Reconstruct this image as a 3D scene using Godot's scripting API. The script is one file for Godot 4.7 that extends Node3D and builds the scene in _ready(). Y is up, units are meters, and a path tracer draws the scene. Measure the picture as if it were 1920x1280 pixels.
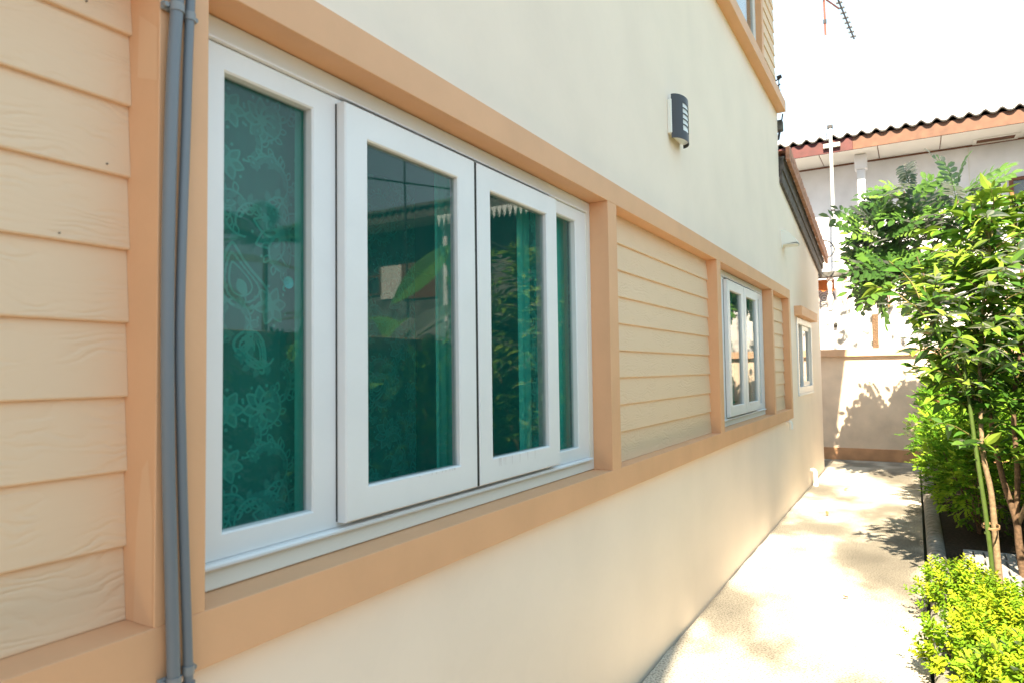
extends Node3D

# ---------------------------------------------------------------- mesh helper
class M:
	var v := PackedVector3Array()
	var n := PackedVector3Array()
	var u := PackedVector2Array()
	func tri(a: Vector3, b: Vector3, c: Vector3, na: Vector3, nb: Vector3, nc: Vector3, ua := Vector2.ZERO, ub := Vector2.ZERO, uc := Vector2.ZERO) -> void:
		var f := (a - c).cross(a - b)
		if f.dot(na + nb + nc) < 0.0:
			v.append_array([a, c, b]); n.append_array([na, nc, nb]); u.append_array([ua, uc, ub])
		else:
			v.append_array([a, b, c]); n.append_array([na, nb, nc]); u.append_array([ua, ub, uc])
	# flat quad whose normal points to the side of `out`
	func quad(a: Vector3, b: Vector3, c: Vector3, d: Vector3, out: Vector3, us := [Vector2(0, 0), Vector2(1, 0), Vector2(1, 1), Vector2(0, 1)]) -> void:
		var f := (a - c).cross(b - d).normalized()
		if f.dot(out) < 0.0:
			f = -f
		tri(a, b, c, f, f, f, us[0], us[1], us[2])
		tri(a, c, d, f, f, f, us[0], us[2], us[3])
	func squad(a: Vector3, b: Vector3, c: Vector3, d: Vector3, na: Vector3, nb: Vector3, nc: Vector3, nd: Vector3) -> void:
		tri(a, b, c, na, nb, nc)
		tri(a, c, d, na, nc, nd)
	# box with chamfered edges
	func box(lo: Vector3, hi: Vector3, ch := 0.0, x := Transform3D()) -> void:
		var c := (lo + hi) * 0.5
		var h := (hi - lo).abs() * 0.5
		ch = minf(ch, minf(h.x, minf(h.y, h.z)) * 0.8)
		for ax in 3:
			var a1 := (ax + 1) % 3
			var a2 := (ax + 2) % 3
			for s in [-1.0, 1.0]:
				var o := Vector3.ZERO; o[ax] = s
				var p := []
				for k in [[-1, -1], [1, -1], [1, 1], [-1, 1]]:
					var q := Vector3.ZERO
					q[ax] = s * h[ax]; q[a1] = k[0] * (h[a1] - ch); q[a2] = k[1] * (h[a2] - ch)
					p.append(x * (c + q))
				quad(p[0], p[1], p[2], p[3], x.basis * o)
		if ch <= 0.0:
			return
		for ax in 3:
			var a1 := (ax + 1) % 3
			var a2 := (ax + 2) % 3
			for s1 in [-1.0, 1.0]:
				for s2 in [-1.0, 1.0]:
					var p := []
					for k in [[-1, 0], [1, 0], [1, 1], [-1, 1]]:
						var q := Vector3.ZERO
						q[ax] = k[0] * (h[ax] - ch)
						q[a1] = s1 * (h[a1] - (ch if k[1] == 0 else 0.0))
						q[a2] = s2 * (h[a2] - (ch if k[1] == 1 else 0.0))
						p.append(x * (c + q))
					var o := Vector3.ZERO; o[a1] = s1; o[a2] = s2
					quad(p[0], p[1], p[2], p[3], x.basis * o)
		for sx in [-1.0, 1.0]:
			for sy in [-1.0, 1.0]:
				for sz in [-1.0, 1.0]:
					var s := Vector3(sx, sy, sz)
					var a := c + Vector3(h.x, h.y - ch, h.z - ch) * s
					var b := c + Vector3(h.x - ch, h.y, h.z - ch) * s
					var d := c + Vector3(h.x - ch, h.y - ch, h.z) * s
					var o := (x.basis * s).normalized()
					tri(x * a, x * b, x * d, o, o, o)
	func tube(p: PackedVector3Array, r: PackedFloat32Array, seg := 8, caps := true) -> void:
		var k := p.size()
		var side := Vector3.ZERO
		var rings := []
		for i in k:
			var t := (p[mini(i + 1, k - 1)] - p[maxi(i - 1, 0)]).normalized()
			if side == Vector3.ZERO:
				side = t.cross(Vector3.UP if absf(t.y) < 0.9 else Vector3.RIGHT).normalized()
			side = (side - t * side.dot(t)).normalized()
			var up := t.cross(side)
			var ring := []
			for j in seg:
				var a := TAU * j / seg
				ring.append(side * cos(a) + up * sin(a))
			rings.append(ring)
		for i in k - 1:
			for j in seg:
				var j2 := (j + 1) % seg
				var n0: Vector3 = rings[i][j]
				var n1: Vector3 = rings[i][j2]
				var n2: Vector3 = rings[i + 1][j2]
				var n3: Vector3 = rings[i + 1][j]
				squad(p[i] + n0 * r[i], p[i] + n1 * r[i], p[i + 1] + n2 * r[i + 1], p[i + 1] + n3 * r[i + 1], n0, n1, n2, n3)
		if caps:
			for e in [0, k - 1]:
				var t := (p[0] - p[1]).normalized() if e == 0 else (p[k - 1] - p[k - 2]).normalized()
				for j in seg:
					tri(p[e], p[e] + rings[e][j] * r[e], p[e] + rings[e][(j + 1) % seg] * r[e], t, t, t)
	func lathe(prof: Array, at: Vector3, seg := 12) -> void:  # [radius, y] pairs
		for i in prof.size() - 1:
			var a: Array = prof[i]
			var b: Array = prof[i + 1]
			var nn := Vector2(b[1] - a[1], a[0] - b[0]).normalized()
			for j in seg:
				var t0 := TAU * j / seg
				var t1 := TAU * (j + 1) / seg
				var d0 := Vector3(cos(t0), 0, sin(t0))
				var d1 := Vector3(cos(t1), 0, sin(t1))
				var n0 := d0 * nn.x + Vector3.UP * nn.y
				var n1 := d1 * nn.x + Vector3.UP * nn.y
				squad(at + d0 * a[0] + Vector3.UP * a[1], at + d1 * a[0] + Vector3.UP * a[1], at + d1 * b[0] + Vector3.UP * b[1], at + d0 * b[0] + Vector3.UP * b[1], n0, n1, n1, n0)
	# prism: polygon in the z-y plane pushed along x
	func prism(poly: PackedVector2Array, x0: float, x1: float) -> void:
		var idx := Geometry2D.triangulate_polygon(poly)
		for s in [[x0, -1.0], [x1, 1.0]]:
			for i in range(0, idx.size(), 3):
				var o := Vector3(s[1] * signf(x1 - x0), 0, 0)
				tri(Vector3(s[0], poly[idx[i]].y, poly[idx[i]].x), Vector3(s[0], poly[idx[i + 1]].y, poly[idx[i + 1]].x), Vector3(s[0], poly[idx[i + 2]].y, poly[idx[i + 2]].x), o, o, o)
		var mid := Vector2.ZERO
		for q in poly: mid += q
		mid /= poly.size()
		for i in poly.size():
			var a := poly[i]
			var b := poly[(i + 1) % poly.size()]
			var e := (b - a).normalized()
			var o2 := Vector2(e.y, -e.x)
			if Geometry2D.is_point_in_polygon((a + b) * 0.5 + o2 * 0.0005, poly):
				o2 = -o2
			quad(Vector3(x0, a.y, a.x), Vector3(x1, a.y, a.x), Vector3(x1, b.y, b.x), Vector3(x0, b.y, b.x), Vector3(0, o2.y, o2.x))
	func done() -> ArrayMesh:
		var arr := []
		arr.resize(Mesh.ARRAY_MAX)
		arr[Mesh.ARRAY_VERTEX] = v
		arr[Mesh.ARRAY_NORMAL] = n
		arr[Mesh.ARRAY_TEX_UV] = u
		var am := ArrayMesh.new()
		am.add_surface_from_arrays(Mesh.PRIMITIVE_TRIANGLES, arr)
		return am

# ---------------------------------------------------------------- object helpers
var rng := RandomNumberGenerator.new()
var mats := {}
var cam_at := Vector3(1.235, 1.55, 0.0)
var cam_basis := Basis.from_euler(Vector3(deg_to_rad(2.543), deg_to_rad(30.443), deg_to_rad(-0.769)))

func tag(o: Node, label := "", category := "", group := "", kind := "") -> Node:
	if label: o.set_meta("label", label)
	if category: o.set_meta("category", category)
	if group: o.set_meta("group", group)
	if kind: o.set_meta("kind", kind)
	return o

func nm(called: String, parent: Node) -> String:
	if not parent.has_node(NodePath(called)):
		return called
	var i := 1
	var key := "count_" + called
	if parent.has_meta("_" + key): i = parent.get_meta("_" + key)
	while parent.has_node(NodePath("%s_%03d" % [called, i])):
		i += 1
	parent.set_meta("_" + key, i + 1)
	return "%s_%03d" % [called, i]

func thing(called: String, label: String, category: String, at := Vector3.ZERO, group := "", kind := "") -> Node3D:
	var o := Node3D.new()
	o.name = nm(called, self)
	add_child(o, true)
	o.position = at
	tag(o, label, category, group, kind)
	return o

# a mesh built in world coordinates, put under `parent` (whose own place is taken off)
func put(called: String, m, mat: Material, parent: Node3D = self) -> MeshInstance3D:
	var o := MeshInstance3D.new()
	o.name = nm(called, parent)
	o.mesh = m.done() if m is M else m
	o.material_override = mat
	parent.add_child(o, true)
	var off := Vector3.ZERO
	var q: Node = parent
	while q is Node3D and q != self:
		off += (q as Node3D).position
		q = q.get_parent()
	o.position = -off
	return o

func bx(lo: Vector3, hi: Vector3, ch := 0.004) -> M:
	var m := M.new()
	m.box(Vector3(minf(lo.x, hi.x), minf(lo.y, hi.y), minf(lo.z, hi.z)), Vector3(maxf(lo.x, hi.x), maxf(lo.y, hi.y), maxf(lo.z, hi.z)), ch)
	return m

func tb(pts: Array, rad: Array, seg := 10, caps := true) -> M:
	var m := M.new()
	m.tube(PackedVector3Array(pts), PackedFloat32Array(rad), seg, caps)
	return m

func smooth(pts: Array, per := 6) -> Array:
	var c := Curve3D.new()
	for i in pts.size():
		var t: Vector3 = (pts[mini(i + 1, pts.size() - 1)] - pts[maxi(i - 1, 0)]) / 6.0
		c.add_point(pts[i], -t, t)
	var out := []
	for i in pts.size() - 1:
		for k in per:
			out.append(c.sample(i, float(k) / per))
	out.append(pts[-1])
	return out

func taper(a: float, b: float, k: int) -> Array:
	var r := []
	for i in k: r.append(lerpf(a, b, float(i) / (k - 1)))
	return r

func lin(r: float, g: float, b: float) -> Color:
	return Color(r, g, b).linear_to_srgb()

# ---------------------------------------------------------------- materials
func noise(freq: float, oct := 4, sd := 1, size := 512, kind := FastNoiseLite.TYPE_SIMPLEX_SMOOTH) -> NoiseTexture2D:
	var f := FastNoiseLite.new()
	f.noise_type = kind
	f.frequency = freq
	f.fractal_octaves = oct
	f.seed = sd
	var t := NoiseTexture2D.new()
	t.width = size; t.height = size
	t.seamless = true
	t.noise = f
	return t

func ramp(t: NoiseTexture2D, stops: Array) -> NoiseTexture2D:
	var g := Gradient.new()
	var offs := PackedFloat32Array()
	var cols := PackedColorArray()
	for s in stops:
		offs.append(s[0]); cols.append(s[1])
	g.offsets = offs; g.colors = cols
	t.color_ramp = g
	return t

func plain(name_: String, c: Color, rough := 0.6, metal := 0.0) -> StandardMaterial3D:
	var m := StandardMaterial3D.new()
	m.resource_name = name_
	m.albedo_color = c
	m.roughness = rough
	m.metallic = metal
	mats[name_] = m
	return m

# base colour times a mottling map, with fine relief, mapped in world space
func rough_mat(name_: String, c: Color, rough: float, per_m: float, dark: float, sd: int, relief := 0.0, freq := 0.012, bump_freq := 0.06) -> StandardMaterial3D:
	var m := plain(name_, c, rough)
	m.uv1_triplanar = true
	m.uv1_world_triplanar = true
	m.uv1_scale = Vector3.ONE * per_m
	m.albedo_texture = ramp(noise(freq, 6, sd), [[0.0, Color(dark, dark, dark)], [0.45, Color(0.5 + dark * 0.5, 0.5 + dark * 0.5, 0.5 + dark * 0.5)], [1.0, Color(1, 1, 1)]])
	if relief > 0.0:
		m.heightmap_enabled = true
		m.heightmap_texture = noise(bump_freq, 4, sd + 7)
		m.heightmap_scale = relief
	return m

func leaf_mat(name_: String, c: Color, back: float, rough := 0.42) -> StandardMaterial3D:
	var m := plain(name_, c, rough + 0.08)
	m.cull_mode = BaseMaterial3D.CULL_DISABLED
	m.backlight_enabled = true
	m.backlight = Color(back, back, back)
	m.metallic_specular = 0.2
	return m

func leaf_tinted(name_: String, back: float, rough := 0.45) -> StandardMaterial3D:
	var m := leaf_mat(name_, Color.WHITE, back, rough)
	m.vertex_color_use_as_albedo = true
	return m

func wood_grain() -> ImageTexture:
	var w := 1024
	var h := 512
	var img := Image.create(w, h, false, Image.FORMAT_L8)
	var a := FastNoiseLite.new(); a.seed = 5; a.frequency = 1.0; a.fractal_octaves = 3
	var b := FastNoiseLite.new(); b.seed = 9; b.frequency = 1.0; b.fractal_octaves = 2
	for y in h:
		for x in w:
			var ang := TAU * x / w
			var cx := cos(ang)
			var sx := sin(ang)
			var yy := float(y) / h
			var warp := a.get_noise_3d(cx * 0.75, sx * 0.75, yy * 5.0)
			var fine := a.get_noise_3d(cx * 3.0 + 9.0, sx * 3.0, yy * 16.0)
			var s := sin(TAU * (yy * 40.0 + warp * 3.2 + fine * 0.75))
			var mask := clampf(0.55 + 1.3 * b.get_noise_3d(cx * 1.6 + 4.0, sx * 1.6, yy * 7.0), 0.08, 1.0)
			var line := pow(0.5 + 0.5 * s, 2.2)
			img.set_pixel(x, y, Color.from_hsv(0, 0, clampf(0.75 - 0.7 * line * mask + 0.08 * fine, 0, 1)))
	return ImageTexture.create_from_image(img)

var lace_img: Image
func dot(x: float, y: float, r: float, c: Color) -> void:
	var w := lace_img.get_width()
	for j in range(int(-r - 1), int(r + 2)):
		for i in range(int(-r - 1), int(r + 2)):
			if i * i + j * j <= r * r:
				lace_img.set_pixel(posmod(int(x) + i, w), posmod(int(y) + j, w), c)

func stroke(pts: Array, r: float, c: Color) -> void:
	for i in pts.size() - 1:
		var a: Vector2 = pts[i]
		var b: Vector2 = pts[i + 1]
		var k := maxi(1, int(a.distance_to(b) / maxf(1.0, r * 0.6)))
		for j in k:
			var p := a.lerp(b, float(j) / k)
			dot(p.x, p.y, r, c)

func petal(at: Vector2, ang: float, length: float, wid: float, r: float, c: Color, fill := false) -> void:
	var d := Vector2.from_angle(ang)
	var o := d.orthogonal()
	var l := []
	var rr := []
	for i in 13:
		var t := i / 12.0
		var w := wid * sin(PI * pow(t, 0.85))
		l.append(at + d * length * t + o * w)
		rr.append(at + d * length * t - o * w)
	if fill:
		for i in 13: stroke([l[i], rr[i]], 3.5, c)
	stroke(l, r * 1.55, c); stroke(rr, r * 1.55, c)

func lace_texture(bg: Color, fg: Color) -> ImageTexture:
	lace_img = Image.create(1024, 1024, false, Image.FORMAT_RGB8)
	lace_img.fill(bg)
	var mid := bg.lerp(fg, 0.55)
	var g := RandomNumberGenerator.new(); g.seed = 21
	var spots := [[200, 190, 118, 8], [690, 330, 92, 7], [330, 690, 128, 9], [810, 830, 105, 8], [560, 60, 66, 6], [90, 480, 60, 6], [950, 560, 70, 7], [560, 900, 62, 6], [380, 420, 70, 6], [640, 560, 60, 8], [60, 950, 74, 7], [420, 60, 80, 8], [760, 130, 66, 6], [180, 400, 58, 7]]
	for s in spots:
		var at := Vector2(s[0], s[1])
		var rad: float = s[2]
		var k: int = s[3]
		for i in k:
			var a := TAU * i / k + rad
			petal(at, a, rad, rad * 0.27, 3.2, fg)
			petal(at + Vector2.from_angle(a) * rad * 0.3, a, rad * 0.55, rad * 0.13, 2.2, mid, true)
			dot(at.x + cos(a + PI / k) * rad * 1.02, at.y + sin(a + PI / k) * rad * 1.02, 6, fg)
		for i in 40:
			var a := TAU * i / 40.0
			dot(at.x + cos(a) * rad * 0.2, at.y + sin(a) * rad * 0.2, 4.5, fg)
		dot(at.x, at.y, rad * 0.16, fg)
	for s in [[520, 500, 1.0, 1.0], [80, 800, -0.8, 0.85], [880, 120, 2.6, 0.9], [450, 260, 4.0, 0.7], [700, 640, 5.4, 0.75]]:
		var at := Vector2(s[0], s[1])
		for ring in 3:
			var pts := []
			for i in 49:
				var t := TAU * i / 48.0
				var q := Vector2(cos(t) * 118, sin(t) * 70 * (1.0 - 0.55 * cos(t))) * (1.0 - 0.24 * ring) * float(s[3])
				q.y += 0.0032 * q.x * q.x
				pts.append(at + q.rotated(s[2]))
			stroke(pts, 5.2 if ring == 0 else 3.6, fg)
			if ring == 1:
				for i in range(0, 48, 2): dot(pts[i].x, pts[i].y, 5.5, fg)
		petal(at, float(s[2]) + PI, 62, 18, 2.4, fg, true)
	for k in 58:
		var at := Vector2(g.randf() * 1024, g.randf() * 1024)
		var a := g.randf() * TAU
		var pts := []
		for i in 22:
			a += 0.11 * (1 if k % 2 else -1)
			at += Vector2.from_angle(a) * 8.0
			pts.append(at)
			if i % 5 == 4:
				petal(at, a + 0.9, 36, 10, 2.0, fg)
				petal(at, a - 0.9, 36, 10, 2.0, mid, true)
		stroke(pts, 4.0, fg)
		for i in 9: dot(at.x + cos(i * 0.7) * 13.0, at.y + sin(i * 0.7) * 13.0, 5, mid)
	return ImageTexture.create_from_image(lace_img)

func make_materials() -> void:
	rough_mat("render_cream", lin(0.93, 0.786, 0.662), 0.75, 0.35, 0.965, 3, 0.035, 0.006, 0.12)
	rough_mat("trim_paint", lin(0.78, 0.43, 0.235), 0.6, 0.5, 0.95, 4, 0.05, 0.01, 0.14)
	plain("patch_paint", lin(0.76, 0.45, 0.26), 0.6)
	rough_mat("garden_render", lin(0.92, 0.75, 0.61), 0.8, 0.4, 0.88, 6, 0.08, 0.01, 0.12)
	rough_mat("garden_coping", lin(0.78, 0.50, 0.33), 0.7, 0.5, 0.9, 8, 0.05)
	rough_mat("garden_base", lin(0.74, 0.41, 0.23), 0.7, 0.5, 0.85, 9, 0.05)
	var s := plain("siding_paint", lin(0.79, 0.56, 0.37), 0.62)
	s.heightmap_enabled = true
	s.heightmap_texture = wood_grain()
	s.heightmap_scale = 0.16
	rough_mat("window_white", lin(0.82, 0.815, 0.82), 0.38, 0.8, 0.975, 91, 0.0, 0.01)
	plain("grime", lin(0.64, 0.615, 0.61), 0.7)
	plain("turquoise", lin(0.02, 0.75, 0.72), 0.3)
	plain("putty_white", lin(0.76, 0.74, 0.68), 0.6)
	plain("gap_dark", lin(0.03, 0.028, 0.025), 0.8)
	var g := plain("tinted_glass", lin(0.006, 0.105, 0.088), 0.02)
	g.transparency = BaseMaterial3D.TRANSPARENCY_ALPHA
	g.albedo_color.a = 0.28
	g.metallic_specular = 0.38
	var gd := plain("clear_glass", lin(0.02, 0.05, 0.05), 0.02)
	gd.transparency = BaseMaterial3D.TRANSPARENCY_ALPHA
	gd.albedo_color.a = 0.35
	var lace := plain("lace_cloth", Color.WHITE, 0.85)
	lace.albedo_texture = lace_texture(lin(0.022, 0.22, 0.18), lin(0.085, 0.60, 0.48))
	lace.cull_mode = BaseMaterial3D.CULL_DISABLED
	plain("teal_cloth", lin(0.11, 0.86, 0.66), 0.85)
	plain("room_dark", lin(0.08, 0.10, 0.09), 0.9)
	plain("conduit_grey", lin(0.17, 0.19, 0.215), 0.42)
	plain("clip_grey", lin(0.24, 0.25, 0.26), 0.4)
	plain("lamp_charcoal", lin(0.060, 0.067, 0.082), 0.5)
	plain("lamp_opal", lin(0.75, 0.78, 0.80), 0.3)
	plain("white_plastic", lin(0.86, 0.86, 0.82), 0.4)
	var c := rough_mat("path_concrete", lin(0.63, 0.597, 0.53), 0.9, 0.33, 0.52, 12, 0.25, 0.006, 0.25)
	c.albedo_texture = ramp(noise(0.0026, 9, 12, 1024), [[0.0, Color(0.52, 0.51, 0.50)], [0.40, Color(0.66, 0.65, 0.635)], [0.56, Color(0.90, 0.89, 0.88)], [0.75, Color(1, 1, 1)]])
	c.uv1_scale = Vector3(0.3, 0.3, 0.2)
	c.detail_enabled = true
	c.detail_blend_mode = BaseMaterial3D.BLEND_MODE_MUL
	c.detail_uv_layer = BaseMaterial3D.DETAIL_UV_2
	c.uv2_triplanar = true
	c.uv2_world_triplanar = true
	c.uv2_scale = Vector3.ONE * 2.3
	c.detail_albedo = ramp(noise(0.055, 5, 14, 512), [[0.0, Color(0.5, 0.49, 0.48)], [0.36, Color(0.80, 0.79, 0.78)], [0.6, Color(0.97, 0.97, 0.97)], [1.0, Color(1, 1, 1)]])
	rough_mat("kerb_concrete", lin(0.42, 0.40, 0.37), 0.9, 1.3, 0.6, 15, 0.3, 0.02, 0.2)
	rough_mat("soil", lin(0.07, 0.05, 0.035), 1.0, 1.5, 0.4, 16, 1.2, 0.03, 0.1)
	rough_mat("far_ground", lin(0.10, 0.11, 0.06), 1.0, 0.2, 0.5, 17)
	rough_mat("grate_concrete", lin(0.42, 0.42, 0.43), 0.85, 2.0, 0.8, 18, 0.08, 0.02, 0.2)
	rough_mat("neighbour_paint", lin(0.80, 0.79, 0.84), 0.8, 0.2, 0.9, 19, 0.04)
	rough_mat("wing_paint", lin(0.20, 0.21, 0.20), 0.85, 0.3, 0.6, 77)
	plain("soffit_board", lin(0.68, 0.66, 0.64), 0.8)
	rough_mat("fascia_red", lin(0.12, 0.02, 0.022), 0.55, 0.6, 0.8, 20)
	rough_mat("fascia_tan", lin(0.20, 0.085, 0.048), 0.6, 0.6, 0.75, 21)
	rough_mat("roof_sheet", lin(0.05, 0.045, 0.045), 0.8, 0.5, 0.7, 22)
	plain("wood_brown", lin(0.16, 0.055, 0.028), 0.6)
	rough_mat("board_weathered", lin(0.17, 0.145, 0.135), 0.8, 1.6, 0.55, 23, 0.1)
	rough_mat("tile_terracotta", lin(0.62, 0.30, 0.20), 0.75, 1.5, 0.7, 24, 0.1)
	plain("tile_dark", lin(0.22, 0.08, 0.055), 0.8)
	# whitewashed terrace wall with black weathering streaks
	var dw := plain("weathered_wall", Color.WHITE, 0.9)
	dw.uv1_triplanar = true
	dw.uv1_world_triplanar = true
	dw.uv1_scale = Vector3(0.55, 0.4, 0.55)
	dw.albedo_texture = ramp(noise(0.011, 6, 33, 512), [[0.0, lin(0.03, 0.03, 0.03)], [0.20, lin(0.08, 0.08, 0.085)], [0.30, lin(0.38, 0.38, 0.39)], [0.42, lin(0.74, 0.73, 0.73)], [1.0, lin(0.80, 0.80, 0.79)]])
	rough_mat("mossy_concrete", lin(0.22, 0.21, 0.20), 0.9, 1.2, 0.45, 34)
	rough_mat("baluster_paint", lin(0.74, 0.62, 0.60), 0.7, 2.0, 0.7, 35)
	plain("pink_paint", lin(0.66, 0.38, 0.37), 0.7)
	plain("orange_cloth", lin(0.55, 0.16, 0.04), 0.8)
	plain("metal_galvanised", lin(0.36, 0.36, 0.36), 0.5, 0.4)
	plain("metal_rust", lin(0.24, 0.07, 0.045), 0.7)
	plain("metal_dark", lin(0.03, 0.028, 0.035), 0.5)
	plain("metal_pale", lin(0.62, 0.66, 0.66), 0.5)
	rough_mat("bark_tan", lin(0.42, 0.30, 0.185), 0.85, 5.0, 0.6, 40, 0.15)
	rough_mat("bark_brown", lin(0.25, 0.155, 0.095), 0.9, 5.0, 0.55, 41, 0.2)
	plain("twig_green", lin(0.16, 0.14, 0.04), 0.7)
	rough_mat("cane_green", lin(0.085, 0.14, 0.028), 0.5, 3.0, 0.8, 42)
	plain("tie_brown", lin(0.30, 0.19, 0.10), 0.8)
	plain("dry_leaf", lin(0.30, 0.14, 0.06), 0.8)
	# foliage
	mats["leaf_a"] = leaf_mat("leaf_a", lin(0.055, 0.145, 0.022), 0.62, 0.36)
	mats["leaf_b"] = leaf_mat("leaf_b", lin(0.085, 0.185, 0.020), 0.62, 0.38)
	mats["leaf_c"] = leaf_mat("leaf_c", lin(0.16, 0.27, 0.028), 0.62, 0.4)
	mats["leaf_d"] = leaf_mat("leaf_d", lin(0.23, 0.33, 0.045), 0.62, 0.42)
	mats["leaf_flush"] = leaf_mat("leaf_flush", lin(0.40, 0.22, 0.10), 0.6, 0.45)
	mats["frond_a"] = leaf_mat("frond_a", lin(0.036, 0.092, 0.018), 0.5, 0.55)
	mats["frond_b"] = leaf_mat("frond_b", lin(0.070, 0.155, 0.024), 0.5, 0.55)
	for fk in ["frond_a", "frond_b"]:
		mats[fk].metallic_specular = 0.2
	mats["frond_c"] = leaf_mat("frond_c", lin(0.14, 0.25, 0.04), 0.5, 0.55)
	leaf_tinted("leaf_tinted", 0.65)
	mats["gold_a"] = leaf_mat("gold_a", lin(0.28, 0.41, 0.02), 0.6, 0.45)
	mats["gold_b"] = leaf_mat("gold_b", lin(0.38, 0.45, 0.026), 0.6, 0.45)
	mats["gold_c"] = leaf_mat("gold_c", lin(0.17, 0.29, 0.02), 0.6, 0.45)
	mats["banana_leaf"] = leaf_mat("banana_leaf", lin(0.16, 0.36, 0.05), 0.7, 0.4)

# ---------------------------------------------------------------- leaves and plants
# a leaf along +z with its face to +y, one unit long
func add_leaf(m: M, x: Transform3D, wid: float, droop: float, fold: float, seg := 4, blunt := 0.85) -> void:
	var prev := []
	for i in seg + 1:
		var t := float(i) / seg
		var w := wid * sin(PI * pow(clampf(t, 0.0, 1.0), blunt)) if i > 0 and i < seg else 0.0
		var c := Vector3(0, -droop * t * t, t - droop * droop * 0.3 * t * t * t)
		var tang := Vector3(0, -2.0 * droop * t, 1).normalized()
		var up := Vector3(0, tang.z, -tang.y)
		var l := c + Vector3(-w, 0, 0) + up * fold * w
		var r := c + Vector3(w, 0, 0) + up * fold * w
		var nl := (up + Vector3(fold, 0, 0)).normalized()
		var nr := (up + Vector3(-fold, 0, 0)).normalized()
		var row := [x * l, x * c, x * r, (x.basis * nl).normalized(), (x.basis * nr).normalized()]
		if i > 0:
			if i == 1:
				m.tri(prev[1], row[0], row[1], prev[3], row[3], row[3])
				m.tri(prev[1], row[1], row[2], prev[4], row[4], row[4])
			elif i == seg:
				m.tri(prev[0], prev[1], row[1], prev[3], prev[3], row[3])
				m.tri(prev[1], prev[2], row[1], prev[4], prev[4], row[4])
			else:
				m.squad(prev[0], prev[1], row[1], row[0], prev[3], prev[3], row[3], row[3])
				m.squad(prev[1], prev[2], row[2], row[1], prev[4], prev[4], row[4], row[4])
		prev = row

func aim(at: Vector3, dir: Vector3, up: Vector3, size: float) -> Transform3D:
	var z := dir.normalized()
	var xx := up.cross(z)
	if xx.length() < 0.05:
		xx = Vector3(1, 0, 0.3).cross(z)
	xx = xx.normalized()
	return Transform3D(Basis(xx * size, z.cross(xx) * size, z * size), at)

func rdir() -> Vector3:
	var y := rng.randf_range(-1, 1)
	var a := rng.randf() * TAU
	var r := sqrt(1.0 - y * y)
	return Vector3(r * cos(a), y, r * sin(a))

func multi(called: String, mesh: Mesh, xs: Array, cols: Array, mat: Material, parent: Node3D) -> MultiMeshInstance3D:
	var mm := MultiMesh.new()
	mm.transform_format = MultiMesh.TRANSFORM_3D
	mm.use_colors = true
	mm.mesh = mesh
	mm.instance_count = xs.size()
	for i in xs.size():
		mm.set_instance_transform(i, xs[i])
		mm.set_instance_color(i, cols[i])
	var o := MultiMeshInstance3D.new()
	o.name = nm(called, parent)
	o.multimesh = mm
	o.material_override = mat
	parent.add_child(o, true)
	o.position = -parent.position
	o.set_meta("kind", "stuff")
	return o

func in_view(p: Vector3) -> float:  # distance when inside the picture, else a large number
	var q := cam_basis.inverse() * (p - cam_at)
	if q.z > -0.3: return 1e6
	if absf(q.x / q.z) > 0.76 or absf(q.y / q.z) > 0.51: return 1e6
	return q.length()

var sprig_small: ArrayMesh
var sprig_gold: ArrayMesh
var leaf_long: Array = []
var leaf_oval: Array = []
var frond_mesh: Array = []

func make_leaf_meshes() -> void:
	for d in [[0.175, 0.25, 0.3], [0.165, 0.40, 0.2], [0.19, 0.14, 0.4], [0.16, 0.55, 0.25]]:
		var m := M.new()
		add_leaf(m, Transform3D(), d[0], d[1], d[2], 5, 0.8)
		leaf_long.append(m.done())
	for d in [[0.27, 0.15, 0.3], [0.30, 0.3, 0.2], [0.25, 0.05, 0.45]]:
		var m := M.new()
		add_leaf(m, Transform3D(), d[0], d[1], d[2], 4, 1.1)
		leaf_oval.append(m.done())
	rng.seed = 11
	var sm := M.new()
	for i in 9:  # a small pinnate spray, one unit long
		var t := 0.15 + 0.85 * i / 8.0
		var side := -1.0 if i % 2 else 1.0
		var d := Vector3(side * 0.85, rng.randf_range(-0.1, 0.35), 0.55)
		if i == 8: d = Vector3(0, -0.1, 1)
		add_leaf(sm, aim(Vector3(0, -0.2 * t * t, t * 0.8), d, Vector3.UP + rdir() * 0.3, 0.42), 0.23, 0.15, 0.25, 3, 1.0)
	sprig_small = sm.done()
	var sg := M.new()
	for i in 11:  # upright shoot of oval leaves
		var t := 0.05 + 0.95 * i / 10.0
		var a := i * 2.4
		var d := Vector3(cos(a), 0.55 + 0.5 * t, sin(a))
		add_leaf(sg, aim(Vector3(0, t, 0), d, Vector3.UP * 0.6 - Vector3(cos(a), 0, sin(a)) * 0.6, 0.52 * (1.1 - 0.35 * t)), 0.29, 0.18, 0.25, 3, 1.15)
	sprig_gold = sg.done()
	for v in 3:
		var fm := M.new()
		var k: int = [11, 9, 13][v]
		var droop: float = [0.25, 0.4, 0.15][v]
		for i in k:
			var t := 0.22 + 0.78 * i / (k - 1.0)
			var c := Vector3(0, -droop * t * t, t)
			var side := -1.0 if i % 2 else 1.0
			var d := Vector3(side * 0.9, -0.12 + rng.randf_range(-0.1, 0.1), 0.5)
			if i == k - 1: d = Vector3(0, -0.4, 1)
			add_leaf(fm, aim(c, d, Vector3.UP, 0.29 + 0.03 * sin(PI * t)), 0.27, 0.12, 0.2, 3, 1.05)
		var rp := []
		for i in 4: rp.append(Vector3(0, -droop * pow(i / 3.0, 2) - 0.004, i / 3.0))
		fm.tube(PackedVector3Array(rp), PackedFloat32Array([0.012, 0.01, 0.008, 0.004]), 3, false)
		frond_mesh.append(fm.done())

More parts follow.
